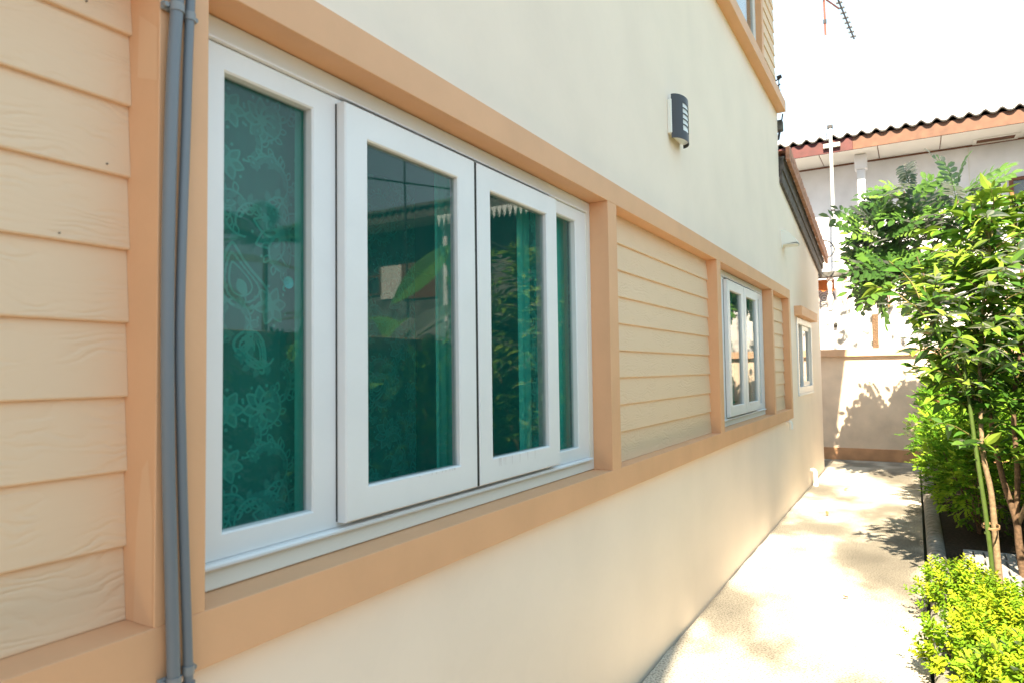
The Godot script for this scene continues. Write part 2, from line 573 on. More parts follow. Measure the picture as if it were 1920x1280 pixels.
# a bushy plant: stems from its base and sprays of small leaves through an uneven crown
func shrub(called: String, label: String, category: String, at: Vector3, crown: Vector3, rad: Vector3, count: int, sprig: Mesh, size: float, tints: Array, sd: int, group := "", upright := false) -> Node3D:
	rng.seed = sd
	var t := thing(called, label, category, at, group)
	var nz := FastNoiseLite.new()
	nz.seed = sd; nz.frequency = 1.0
	var xs := []
	var cs := []
	for i in count:
		var d := rdir()
		if d.y < -0.55 and rng.randf() < 0.7: d.y = -d.y
		var lump := 1.0 + 0.34 * nz.get_noise_3d(d.x * 2.2, d.y * 2.2, d.z * 2.2) + 0.2 * nz.get_noise_3d(d.x * 5.0, d.y * 5.0, d.z * 5.0 + 8.0)
		var depth := pow(rng.randf(), 0.42)
		var p := crown + d * rad * depth * lump
		if p.y < 0.06: continue
		var out := (d + Vector3(0, 0.55, 0) + rdir() * 0.55).normalized()
		var sz := size * rng.randf_range(0.7, 1.25)
		var x: Transform3D
		if upright:
			var yv := (Vector3.UP * 0.8 + d * 0.7 + rdir() * 0.35).normalized()
			var xv := yv.cross(rdir()).normalized()
			x = Transform3D(Basis(xv * sz, yv * sz, xv.cross(yv) * sz), p)
		else:
			x = aim(p, out, Vector3.UP + rdir() * 0.5, sz)
		xs.append(x)
		var c: Color = tints[rng.randi() % tints.size()]
		var k := rng.randf_range(0.75, 1.25)
		cs.append(Color(c.r * k, c.g * k, c.b * k))
	multi("foliage", sprig, xs, cs, mats["leaf_tinted"], t)
	for i in 5:
		var d := rdir()
		d.y = absf(d.y) * 0.6 + 0.2
		var top := crown + d * rad * 0.7
		var base := at + Vector3(rng.randf_range(-0.05, 0.05), 0.0, rng.randf_range(-0.05, 0.05)) * rad.x * 2.0
		var pts := smooth([base, base.lerp(top, 0.45) + rdir() * 0.04 * rad.x, top], 3)
		put("stem", tb(pts, taper(0.012 * clampf(rad.y * 2.0, 0.4, 1.6), 0.004, pts.size()), 5, false), mats["bark_brown"], t)
	return t

# ---------------------------------------------------------------- the scene
func _ready() -> void:
	var cam := Camera3D.new()
	cam.name = "camera"
	add_child(cam)
	cam.transform = Transform3D(cam_basis, cam_at)
	cam.fov = 53.06
	cam.near = 0.05
	cam.far = 800.0
	cam.current = true
	var att := CameraAttributesPhysical.new()
	att.frustum_focal_length = 24.03
	att.frustum_focus_distance = 4.5
	att.exposure_aperture = 5.0
	cam.attributes = att
	cam.fov = 53.06
	var sky := ProceduralSkyMaterial.new()
	sky.sky_top_color = lin(0.14, 0.265, 0.36)
	sky.sky_horizon_color = lin(0.40, 0.455, 0.485)
	sky.sky_curve = 0.45
	sky.ground_bottom_color = lin(0.2, 0.19, 0.16)
	sky.ground_horizon_color = lin(0.45, 0.45, 0.43)
	sky.sun_angle_max = 12.0
	var env := Environment.new()
	env.background_mode = Environment.BG_SKY
	env.sky = Sky.new()
	env.sky.sky_material = sky
	env.background_energy_multiplier = 1.0
	env.tonemap_mode = Environment.TONE_MAPPER_LINEAR
	env.tonemap_exposure = 4.0
	env.sdfgi_enabled = true
	env.ssao_enabled = true
	env.ssil_enabled = true
	var we := WorldEnvironment.new()
	we.name = "environment"
	we.environment = env
	add_child(we)
	var sun := DirectionalLight3D.new()
	sun.name = "sun"
	sun.light_energy = 1.6
	sun.light_color = Color(1.0, 0.93, 0.80)
	sun.light_angular_distance = 0.55
	sun.shadow_enabled = true
	add_child(sun)
	sun.look_at_from_position(Vector3.ZERO, -Vector3(0.136, 1.0, 1.02), Vector3.UP)

	make_materials()
	make_leaf_meshes()
	build_ground()
	build_house()
	build_garden_walls()
	build_neighbours()
	build_fittings()
	build_plants()
	build_small()

func build_ground() -> void:
	var g := M.new()
	g.quad(Vector3(-300, -0.06, 300), Vector3(300, -0.06, 300), Vector3(300, -0.06, -300), Vector3(-300, -0.06, -300), Vector3.UP)
	tag(put("ground", g, mats["far_ground"]), "", "", "", "structure")
	# concrete path, its edge along the house a little uneven
	rng.seed = 4
	var p := M.new()
	var zs := []
	var z := 7.0
	while z > -12.83:
		zs.append(z)
		z -= 0.16
	zs.append(-12.83)
	var e0 := []
	for i in zs.size(): e0.append(0.006 + rng.randf() * 0.012)
	for i in zs.size() - 1:
		var a := Vector3(e0[i], 0, zs[i])
		var b := Vector3(e0[i + 1], 0, zs[i + 1])
		var c := Vector3(1.252, 0, zs[i + 1])
		var d := Vector3(1.252, 0, zs[i])
		p.quad(a, b, c, d, Vector3.UP)
		var dn := Vector3(0, -0.1, 0)
		p.quad(a, b, b + dn, a + dn, Vector3.LEFT)
		p.quad(d, c, c + dn, d + dn, Vector3.RIGHT)
	p.quad(Vector3(-4, -0.002, -11.5), Vector3(0.006, -0.002, -11.5), Vector3(0.006, -0.002, -12.83), Vector3(-4, -0.002, -12.83), Vector3.UP)
	tag(put("path", p, mats["path_concrete"]), "", "", "", "structure")
	# kerb stones with a rounded top
	var kerb := thing("kerb", "", "", Vector3(1.34, 0, -5), "", "structure")
	z = 6.0
	while z > -12.6:
		var k := M.new()
		var prof := [Vector2(1.272, -0.06), Vector2(1.272, 0.045), Vector2(1.282, 0.075), Vector2(1.303, 0.093), Vector2(1.335, 0.1), Vector2(1.37, 0.093), Vector2(1.392, 0.074), Vector2(1.402, 0.045), Vector2(1.402, -0.06)]
		var off := rng.randf_range(-0.004, 0.004)
		for i in prof.size() - 1:
			var a: Vector2 = prof[i]
			var b: Vector2 = prof[i + 1]
			var na := Vector2(a.x - 1.337, (a.y + 0.02) if a.y > 0 else 0.0).normalized()
			var nb := Vector2(b.x - 1.337, (b.y + 0.02) if b.y > 0 else 0.0).normalized()
			k.squad(Vector3(a.x + off, a.y, z), Vector3(b.x + off, b.y, z), Vector3(b.x + off, b.y, z - 0.992), Vector3(a.x + off, a.y, z - 0.992), Vector3(na.x, na.y, 0), Vector3(nb.x, nb.y, 0), Vector3(nb.x, nb.y, 0), Vector3(na.x, na.y, 0))
		for i in range(1, prof.size() - 1):
			k.tri(Vector3(prof[0].x + off, prof[0].y, z), Vector3(prof[i].x + off, prof[i].y, z), Vector3(prof[i + 1].x + off, prof[i + 1].y, z), Vector3.BACK, Vector3.BACK, Vector3.BACK)
		put("kerb_stone", k, mats["kerb_concrete"], kerb)
		z -= 1.0
	var s := M.new()
	var nz := FastNoiseLite.new(); nz.frequency = 1.5
	for i in 10:
		for j in 60:
			var q := []
			for c in [[0, 0], [1, 0], [1, 1], [0, 1]]:
				var x: float = 1.398 + 1.6 * (i + c[0]) / 10.0
				var zz: float = 6.0 - 18.9 * (j + c[1]) / 60.0
				q.append(Vector3(x, 0.045 + 0.02 * nz.get_noise_2d(x, zz), zz))
			s.quad(q[0], q[1], q[2], q[3], Vector3.UP)
	tag(put("garden_bed_soil", s, mats["soil"]), "", "", "", "structure")

# ---------------------------------------------------------------- house
const T := 0.045
func plank(z0: float, z1: float, yb: float, yt: float, xb: float, k: int, top_clip := 99.0) -> M:
	var m := M.new()
	var th := 0.019
	var y2 := minf(yt + 0.012, top_clip)
	var uo := 0.377 * k
	var f0 := xb + th
	var f1 := xb + 0.007
	var uv := func(zz: float, yy: float) -> Vector2: return Vector2(zz / 1.9 + uo, yy / 0.78 + 0.23 * k)
	m.quad(Vector3(f0 - 0.002, yb, z0), Vector3(f0 - 0.002, yb, z1), Vector3(f0, yb + 0.003, z1), Vector3(f0, yb + 0.003, z0), Vector3(1, -1, 0), [uv.call(z0, yb), uv.call(z1, yb), uv.call(z1, yb), uv.call(z0, yb)])
	m.quad(Vector3(f0, yb + 0.003, z0), Vector3(f0, yb + 0.003, z1), Vector3(f1, y2, z1), Vector3(f1, y2, z0), Vector3.RIGHT, [uv.call(z0, yb), uv.call(z1, yb), uv.call(z1, y2), uv.call(z0, y2)])
	m.quad(Vector3(xb - 0.002, yb, z0), Vector3(xb - 0.002, yb, z1), Vector3(f0 - 0.002, yb, z1), Vector3(f0 - 0.002, yb, z0), Vector3.DOWN, [Vector2.ZERO, Vector2.ZERO, Vector2.ZERO, Vector2.ZERO])
	for zz in [z0, z1]:
		m.quad(Vector3(xb - 0.002, yb, zz), Vector3(f0, yb, zz), Vector3(f1, y2, zz), Vector3(xb - 0.002, y2, zz), Vector3(0, 0, signf(zz - (z0 + z1) * 0.5)), [Vector2.ZERO, Vector2.ZERO, Vector2.ZERO, Vector2.ZERO])
	return m

func siding(house: Node3D, z0: float, z1: float, ys: Array, top: float, xb: float, salt: int) -> void:
	var panel := Node3D.new()
	panel.name = nm("siding_panel", house)
	house.add_child(panel, true)
	for i in ys.size():
		var yt: float = top if i == 0 else ys[i - 1]
		put("plank", plank(z0, z1, ys[i], yt, xb, salt + i, top), mats["siding_paint"], panel)

# a mitred frame: outer rectangle z0..z1, y0..y1 (z0 nearest), opening gz0..gz1, gy0..gy1
func frame_ring(z0: float, z1: float, y0: float, y1: float, gz0: float, gz1: float, gy0: float, gy1: float, x0: float, x1: float, ch := 0.003) -> M:
	var m := M.new()
	var o := [Vector2(z0, y0), Vector2(z1, y0), Vector2(z1, y1), Vector2(z0, y1)]
	var g := [Vector2(gz0, gy0), Vector2(gz1, gy0), Vector2(gz1, gy1), Vector2(gz0, gy1)]
	var sg := [Vector2(-1, 1), Vector2(1, 1), Vector2(1, -1), Vector2(-1, -1)]
	var rings := []
	for k in 6:
		var r := []
		for i in 4:
			var q: Vector2 = [o[i], o[i], o[i] + sg[i] * ch, g[i] - sg[i] * ch, g[i], g[i]][k]
			r.append(Vector3([x0, x1 - ch, x1, x1, x1 - ch, x0][k], q.y, q.x))
		rings.append(r)
	var side := [Vector3(0, -1, 0), Vector3(0, 0, -1), Vector3(0, 1, 0), Vector3(0, 0, 1)]
	for k in 5:
		for i in 4:
			var j := (i + 1) % 4
			var out: Vector3 = [side[i], side[i] + Vector3.RIGHT, Vector3.RIGHT, Vector3.RIGHT - side[i], -side[i]][k]
			m.quad(rings[k][i], rings[k][j], rings[k + 1][j], rings[k + 1][i], out)
	return m

func glass(z0: float, z1: float, y0: float, y1: float, x: float) -> M:
	return bx(Vector3(x - 0.006, y0 - 0.012, z0 + 0.012), Vector3(x, y1 + 0.012, z1 - 0.012), 0.0)

# four-light sliding window; dz moves it along the wall
func sliding_window(house: Node3D, dz: float) -> void:
	var w := Node3D.new()
	w.name = nm("sliding_window", house)
	house.add_child(w, true)
	var white: Material = mats["window_white"]
	# outer surround in cream white
	var s := frame_ring(-0.848 + dz, -2.91 + dz, 1.102, 2.329, -0.885 + dz, -2.86 + dz, 1.15, 2.28, -0.115, -0.046)
	put("surround", s, mats["putty_white"], w)
	# fixed frame: two glazed lights at the ends, head and sill track between
	var f := frame_ring(-0.874 + dz, -1.345 + dz, 1.1602, 2.274, -0.955 + dz, -1.207 + dz, 1.2165, 2.2165, -0.080, -0.047, 0.004)
	for q in [frame_ring(-2.44 + dz, -2.8605 + dz, 1.1602, 2.274, -2.53 + dz, -2.752 + dz, 1.2165, 2.2165, -0.080, -0.047, 0.004)]:
		f.v.append_array(q.v); f.n.append_array(q.n); f.u.append_array(q.u)
	f.box(Vector3(-0.11, 1.147, -2.866 + dz), Vector3(-0.028, 1.160, -0.868 + dz), 0.004)
	f.box(Vector3(-0.11, 1.1603, -2.439 + dz), Vector3(-0.056, 1.21, -1.346 + dz), 0.003)
	f.box(Vector3(-0.11, 2.225, -2.439 + dz), Vector3(-0.056, 2.274, -1.346 + dz), 0.003)
	f.box(Vector3(-0.1, 2.2745, -2.8605 + dz), Vector3(-0.036, 2.2795, -0.886 + dz), 0.001)
	put("gasket", bx(Vector3(-0.0468, 1.176, -1.2845 + dz), Vector3(-0.0445, 2.255, -1.2878 + dz), 0.0), mats["gap_dark"], w)
	put("gasket", bx(Vector3(-0.0465, 1.176, -1.8935 + dz), Vector3(-0.0175, 2.255, -1.9075 + dz), 0.0), mats["gap_dark"], w)
	put("gasket", bx(Vector3(-0.0466, 2.258, -1.3 + dz), Vector3(-0.035, 2.2635, -2.49 + dz), 0.0), mats["gap_dark"], w)
	put("frame", f, white, w)
	put("pane", glass(-0.955 + dz, -1.21 + dz, 1.2165, 2.2165, -0.070), mats["tinted_glass"], w)
	put("pane", glass(-2.53 + dz, -2.752 + dz, 1.2165, 2.2165, -0.070), mats["tinted_glass"], w)
	# two sliding sashes, proud of the frame
	for k in 2:
		var a: float = [-1.288, -1.908][k] + dz
		var b: float = [-1.893, -2.502][k] + dz
		var g0: float = [-1.373, -1.9905][k] + dz
		var g1: float = [-1.795, -2.411][k] + dz
		put("sash", frame_ring(a, b, 1.174, 2.257, g0, g1, 1.2575, 2.177, -0.0465, -0.014, 0.004), white, w)
		var st := M.new()
		for j in 9:
			var zz := lerpf(g0, g1, 0.5 + 0.42 * sin(j * 12.9 + k * 4.1))
			var hh := 0.006 + 0.026 * pow(absf(sin(j * 3.1 + k * 2.0)), 3.0)
			st.quad(Vector3(-0.0136, 1.2535, zz), Vector3(-0.0136, 1.2535, zz - 0.0045), Vector3(-0.0136, 1.2535 - hh, zz - 0.003), Vector3(-0.0136, 1.2535 - hh, zz - 0.0015), Vector3.RIGHT)
		var so := put("dirt_streak", st, mats["grime"], w)
		so.set_meta("kind", "stuff")
		put("pane", glass(g0, g1, 1.2575, 2.177, -0.030), mats["tinted_glass"], w)

func curtains(dz: float, where: String) -> void:
	var t := thing("lace_curtain", "floral lace curtain hanging behind the " + where, "curtain", Vector3(-0.2, 1.2, -1.88 + dz), "lace curtains behind the green windows")
	for r in [[-0.80, -1.36, -0.150], [-1.30, -2.50, -0.75], [-2.44, -2.96, -0.150]]:
		var m := M.new()
		var n := int((r[0] - r[1]) / 0.024)
		var f := func(zz: float) -> float: return r[2] + 0.005 * sin(zz * 21.0) + 0.004 * sin(zz * 47.0 + 1.0)
		for i in n:
			var z0: float = lerpf(r[0], r[1], float(i) / n) + dz
			var z1: float = lerpf(r[0], r[1], float(i + 1) / n) + dz
			var a := Vector3(f.call(z0), 1.03, z0)
			var b := Vector3(f.call(z1), 1.03, z1)
			m.quad(a, b, b + Vector3(0, 1.38, 0), a + Vector3(0, 1.38, 0), Vector3.RIGHT, [Vector2(z0, 1.03) * 1.4, Vector2(z1, 1.03) * 1.4, Vector2(z1, 2.41) * 1.4, Vector2(z0, 2.41) * 1.4])
		put("lace", m, mats["lace_cloth"], t)
	# plain side drapes gathered in folds
	for s in [[-1.225, -1.33], [-1.815, -1.92], [-2.355, -2.46], [-2.645, -2.83]]:
		var d := M.new()
		var k := 30
		for i in k:
			var z0: float = lerpf(s[0], s[1], float(i) / k) + dz
			var z1: float = lerpf(s[0], s[1], float(i + 1) / k) + dz
			var f := func(zz: float) -> float: return -0.128 + 0.006 * sin((zz - dz) * 130.0) + 0.003 * sin((zz - dz) * 61.0)
			var a := Vector3(f.call(z0), 1.04, z0)
			var b := Vector3(f.call(z1), 1.04, z1)
			d.quad(a, b, b + Vector3(0, 1.36, 0), a + Vector3(0, 1.36, 0), Vector3.RIGHT)
		put("drape", d, mats["teal_cloth"], t)

func build_house() -> void:
	var h := thing("house", "cream rendered house with orange trim bands, beige siding and green glass windows", "house", Vector3(0, 0, -4))
	var cr: Material = mats["render_cream"]
	var tr: Material = mats["trim_paint"]
	put("wall", bx(Vector3(-0.16, -0.1, 6), Vector3(0, 1.03, -11.48), 0.0), cr, h)
	put("wall", bx(Vector3(-0.16, 2.40, 6), Vector3(0.0, 4.46, -8.06), 0.0), cr, h)
	# back of the siding bays
	for b in [[6.0, -0.80], [-2.96, -4.98], [-7.16, -8.22]]:
		put("wall", bx(Vector3(-0.16, 1.031, b[0]), Vector3(-0.075, 2.399, b[1]), 0.0), cr, h)
	# lower wing: from the end of the trim to the far corner, round the small window
	var top := func(zz: float) -> float: return 3.70 - 0.176 * (-8.05 - zz)
	var poly := PackedVector2Array([Vector2(-8.22, 2.40), Vector2(-8.22, 1.031), Vector2(-9.02, 1.031), Vector2(-9.02, 2.16), Vector2(-10.35, 2.16), Vector2(-10.35, 1.031), Vector2(-11.48, 1.031), Vector2(-11.48, top.call(-11.48)), Vector2(-8.061, top.call(-8.061)), Vector2(-8.061, 2.40)])
	var lw := M.new()
	lw.prism(poly, -0.16, 0.0)
	lw.box(Vector3(-0.16, 1.0305, -10.349), Vector3(0.0, 1.24, -9.021), 0.0)
	put("wall", lw, cr, h)
	# closed shell behind, so that rooms stay dark
	put("wall", bx(Vector3(-4.5, -0.1, -8.06), Vector3(-0.161, 6.35, -7.9), 0.0), cr, h)
	put("wall", bx(Vector3(-4.5, -0.1, 6), Vector3(-0.161, 6.35, 5.85), 0.0), cr, h)
	put("wall", bx(Vector3(-4.7, -0.1, 6), Vector3(-4.5, 6.35, -11.48), 0.0), cr, h)
	put("wall", bx(Vector3(-4.5, -0.1, -11.48), Vector3(-0.161, 3.05, -11.34), 0.0), cr, h)
	put("wall", bx(Vector3(-4.5, 2.9, 5.8), Vector3(-0.162, 3.0, -7.89), 0.0), mats["room_dark"], h)
	# trim bands
	for b in [[0.992, 1.10], [2.33, 2.432]]:
		put("trim_band", bx(Vector3(-0.115, b[0], 6), Vector3(T, b[1], -8.27), 0.0015), tr, h)
	for p in [[-0.745, -0.848], [-2.91, -3.017], [-4.925, -5.036], [-7.117, -7.186], [-8.165, -8.27]]:
		put("trim_post", bx(Vector3(-0.114, 1.1, p[0]), Vector3(T, 2.33, p[1]), 0.0015), tr, h)
	# touched-up paint on the first post
	var za := -0.7446
	var pp := M.new()
	pp.quad(Vector3(-0.018, 1.101, za), Vector3(T - 0.006, 1.101, za), Vector3(T - 0.006, 1.30, za), Vector3(-0.012, 1.27, za), Vector3.BACK)
	pp.quad(Vector3(-0.012, 1.27, za), Vector3(T - 0.006, 1.30, za), Vector3(0.022, 1.40, za), Vector3(0.004, 1.38, za), Vector3.BACK)
	put("paint_patch", pp, mats["patch_paint"], h)
	pp = M.new()
	pp.quad(Vector3(-0.024, 2.12, za), Vector3(T - 0.006, 2.10, za), Vector3(T - 0.006, 2.20, za), Vector3(-0.02, 2.24, za), Vector3.BACK)
	put("paint_patch", pp, mats["patch_paint"], h)
	# siding
	var y1 := []
	for i in 10: y1.append(2.207 - 0.1387 * i if i < 8 else 2.207 - 0.1387 * 8 - 0.0)
	y1 = y1.slice(0, 9)
	y1[8] = 1.1005
	siding(h, 5.9, -0.7445, y1, 2.3295, -0.062, 0)
	var y2 := []
	for i in 8: y2.append(2.185 - 0.134 * i)
	y2.append(1.1005)
	siding(h, -3.0175, -4.9245, y2, 2.3295, -0.040, 13)
	siding(h, -7.1865, -8.1645, y2, 2.3295, -0.040, 29)
	sliding_window(h, 0.0)
	sliding_window(h, -4.196)
	# ledge under the upper floor, with the upper siding and the corner of a window over it
	put("ledge", bx(Vector3(-0.16, 4.415, 6), Vector3(0.092, 4.535, -8.075), 0.004), tr, h)
	put("wall", bx(Vector3(-0.16, 4.536, 6), Vector3(-0.05, 6.35, -8.055), 0.0), cr, h)
	put("trim_post", bx(Vector3(-0.049, 4.5355, -7.005), Vector3(0.045, 6.3, -7.10), 0.004), tr, h)
	put("trim_post", bx(Vector3(-0.049, 4.5355, -4.85), Vector3(0.045, 6.3, -4.95), 0.004), tr, h)
	var yu := []
	for i in 14: yu.append(6.28 - 0.1345 * (i + 1))
	yu[-1] = 4.536
	yu = yu.filter(func(q): return q >= 4.536)
	siding(h, -7.1005, -8.062, yu, 6.28, -0.022, 41)
	siding(h, 5.9, -4.8495, yu, 6.28, -0.022, 60)
	var uw := Node3D.new()
	uw.name = "upper_window"
	h.add_child(uw, true)
	put("frame", frame_ring(-4.951, -7.004, 4.5358, 5.9, -5.02, -6.90, 4.62, 5.82, -0.045, -0.012), mats["window_white"], uw)
	put("sash", bx(Vector3(-0.042, 4.6205, -6.02), Vector3(-0.016, 5.8195, -5.92), 0.003), mats["window_white"], uw)
	put("pane", bx(Vector3(-0.032, 4.61, -5.91), Vector3(-0.026, 5.83, -5.01), 0.0), mats["clear_glass"], uw)
	put("pane", bx(Vector3(-0.032, 4.61, -6.91), Vector3(-0.026, 5.83, -6.03), 0.0), mats["clear_glass"], uw)
	# main roof: a slab whose eave shades this wall
	var r := M.new()
	var pl := [Vector2(-5.2, 8.6), Vector2(-5.2, -8.6), Vector2(0.875, -8.6), Vector2(0.875, 2.3), Vector2(1.75, 8.6)]
	for i in range(1, 4):
		for yy in [[6.4, -1.0], [6.56, 1.0]]:
			var o := Vector3(0, yy[1], 0)
			r.tri(Vector3(pl[0].x, yy[0], pl[0].y), Vector3(pl[i].x, yy[0], pl[i].y), Vector3(pl[i + 1].x, yy[0], pl[i + 1].y), o, o, o)
	for i in 5:
		var a: Vector2 = pl[i]
		var b: Vector2 = pl[(i + 1) % 5]
		var o := Vector3((b - a).y, 0, -(b - a).x)
		r.quad(Vector3(a.x, 6.4, a.y), Vector3(b.x, 6.4, b.y), Vector3(b.x, 6.56, b.y), Vector3(a.x, 6.56, a.y), o)
	put("roof", r, mats["soffit_board"], h)
	# small roof over the lower wing: weathered verge board and terracotta tiles
	var lr := Node3D.new()
	lr.name = "wing_roof"
	h.add_child(lr, true)
	var sl := 0.176
	var line := func(zz: float) -> float: return 3.635 - sl * (-8.0 - zz)
	var fb := M.new()
	fb.prism(PackedVector2Array([Vector2(-8.075, line.call(-8.075)), Vector2(-11.75, line.call(-11.75)), Vector2(-11.75, line.call(-11.75) + 0.25), Vector2(-8.075, line.call(-8.075) + 0.27)]), 0.002, 0.032)
	fb.prism(PackedVector2Array([Vector2(-8.075, line.call(-8.075) + 0.14), Vector2(-11.77, line.call(-11.77) + 0.13), Vector2(-11.77, line.call(-11.77) + 0.255), Vector2(-8.075, line.call(-8.075) + 0.275)]), 0.0325, 0.048)
	put("verge_board", fb, mats["board_weathered"], lr)
	var dk := M.new()
	dk.prism(PackedVector2Array([Vector2(-8.075, line.call(-8.075) + 0.276), Vector2(-11.85, line.call(-11.85) + 0.256), Vector2(-11.85, line.call(-11.85) + 0.28), Vector2(-8.075, line.call(-8.075) + 0.30)]), -4.9, 0.06)
	put("roof_deck", dk, mats["board_weathered"], lr)
	for i in 13:
		var z0 := -8.08 - 0.288 * i
		var z1 := z0 - 0.325
		var b0: float = line.call(z0) + 0.31 - 0.0015 * i
		var b1: float = line.call(z1) + 0.345 - 0.0015 * i
		for c in 2:
			var tm := M.new()
			var xc := 0.03 - 0.2 * c
			for j in 8:
				var a0 := PI * j / 8.0
				var a1 := PI * (j + 1) / 8.0
				var d0 := Vector3(cos(a0) * 0.085, sin(a0) * 0.058, 0)
				var d1 := Vector3(cos(a1) * 0.085, sin(a1) * 0.058, 0)
				var A := Vector3(xc, b0, z0)
				var B := Vector3(xc, b1, z1)
				tm.squad(A + d0, A + d1, B + d1 * 1.06, B + d0 * 1.06, d0.normalized(), d1.normalized(), d1.normalized(), d0.normalized())
				tm.squad(A + d0 * 0.86, A + d1 * 0.86, B + d1 * 0.9, B + d0 * 0.9, -d0.normalized(), -d1.normalized(), -d1.normalized(), -d0.normalized())
				tm.quad(B + d0 * 1.06, B + d1 * 1.06, B + d1 * 0.9, B + d0 * 0.9, Vector3.FORWARD)
			put("tile", tm, mats["tile_terracotta"], lr)
		var vt := M.new()   # verge flap hanging over the board edge, stepped tile by tile
		vt.prism(PackedVector2Array([Vector2(z0, b0 + 0.09), Vector2(z0 - 0.1, b0 + 0.115), Vector2(z1, b1 + 0.075), Vector2(z1, b1 - 0.085), Vector2(z1 + 0.07, b1 - 0.08), Vector2(z0, b0 - 0.05)]), 0.075 + 0.0006 * (i % 3), 0.113 + 0.0006 * (i % 3))
		put("verge_tile", vt, mats["tile_terracotta"], lr)
	# small window in the wing, with its hood
	var sw := Node3D.new()
	sw.name = "small_window"
	h.add_child(sw, true)
	put("frame", frame_ring(-9.0, -10.37, 1.232, 2.168, -9.09, -10.28, 1.315, 2.10, -0.10, 0.014), mats["window_white"], sw)
	put("sash", frame_ring(-9.60, -10.275, 1.3155, 2.0995, -9.685, -10.20, 1.375, 2.045, -0.05, -0.012), mats["window_white"], sw)
	put("pane", glass(-9.685, -10.20, 1.375, 2.045, -0.024), mats["clear_glass"], sw)
	put("pane", bx(Vector3(-0.066, 1.31, -9.70), Vector3(-0.06, 2.105, -9.085), 0.0), mats["clear_glass"], sw)
	put("sill", bx(Vector3(0.0, 1.205, -8.985), Vector3(0.02, 1.2315, -10.39), 0.003), mats["window_white"], sw)
	put("window_hood", bx(Vector3(-0.02, 2.185, -8.87), Vector3(0.088, 2.302, -10.42), 0.004), tr, h)
	var nails := [[1.79 + 0.012, -0.62], [2.235, -0.66], [1.945, -0.70]]
	for q in nails:
		put("nail", tb([Vector3(-0.046, q[0], q[1]), Vector3(-0.0405, q[0], q[1])], [0.0014, 0.0014], 8), mats["board_weathered"], h)
	curtains(0.0, "near window")
	curtains(-4.196, "farther window beyond the first siding panel")

# ---------------------------------------------------------------- garden walls
func build_garden_walls() -> void:
	var g := thing("garden_wall", "peach garden wall with coping across the end of the path", "wall", Vector3(1, 0, -13))
	put("panel", bx(Vector3(-6, -0.1, -12.9), Vector3(3.1, 1.735, -13.05), 0.0), mats["garden_render"], g)
	put("coping", bx(Vector3(-6, 1.7355, -12.825), Vector3(3.1, 1.862, -13.12), 0.006), mats["garden_coping"], g)
	put("base_band", bx(Vector3(-6, -0.1, -12.878), Vector3(3.1, 0.195, -12.9), 0.004), mats["garden_base"], g)
	var s := thing("garden_wall", "peach garden wall along the planted bed, seen mirrored in the windows", "wall", Vector3(3.05, 0, -5))
	put("panel", bx(Vector3(3.0, -0.1, 6), Vector3(3.15, 1.765, -12.82), 0.0), mats["garden_render"], s)
	put("coping", bx(Vector3(2.93, 1.7655, 6), Vector3(3.22, 1.89, -12.824), 0.006), mats["garden_coping"], s)

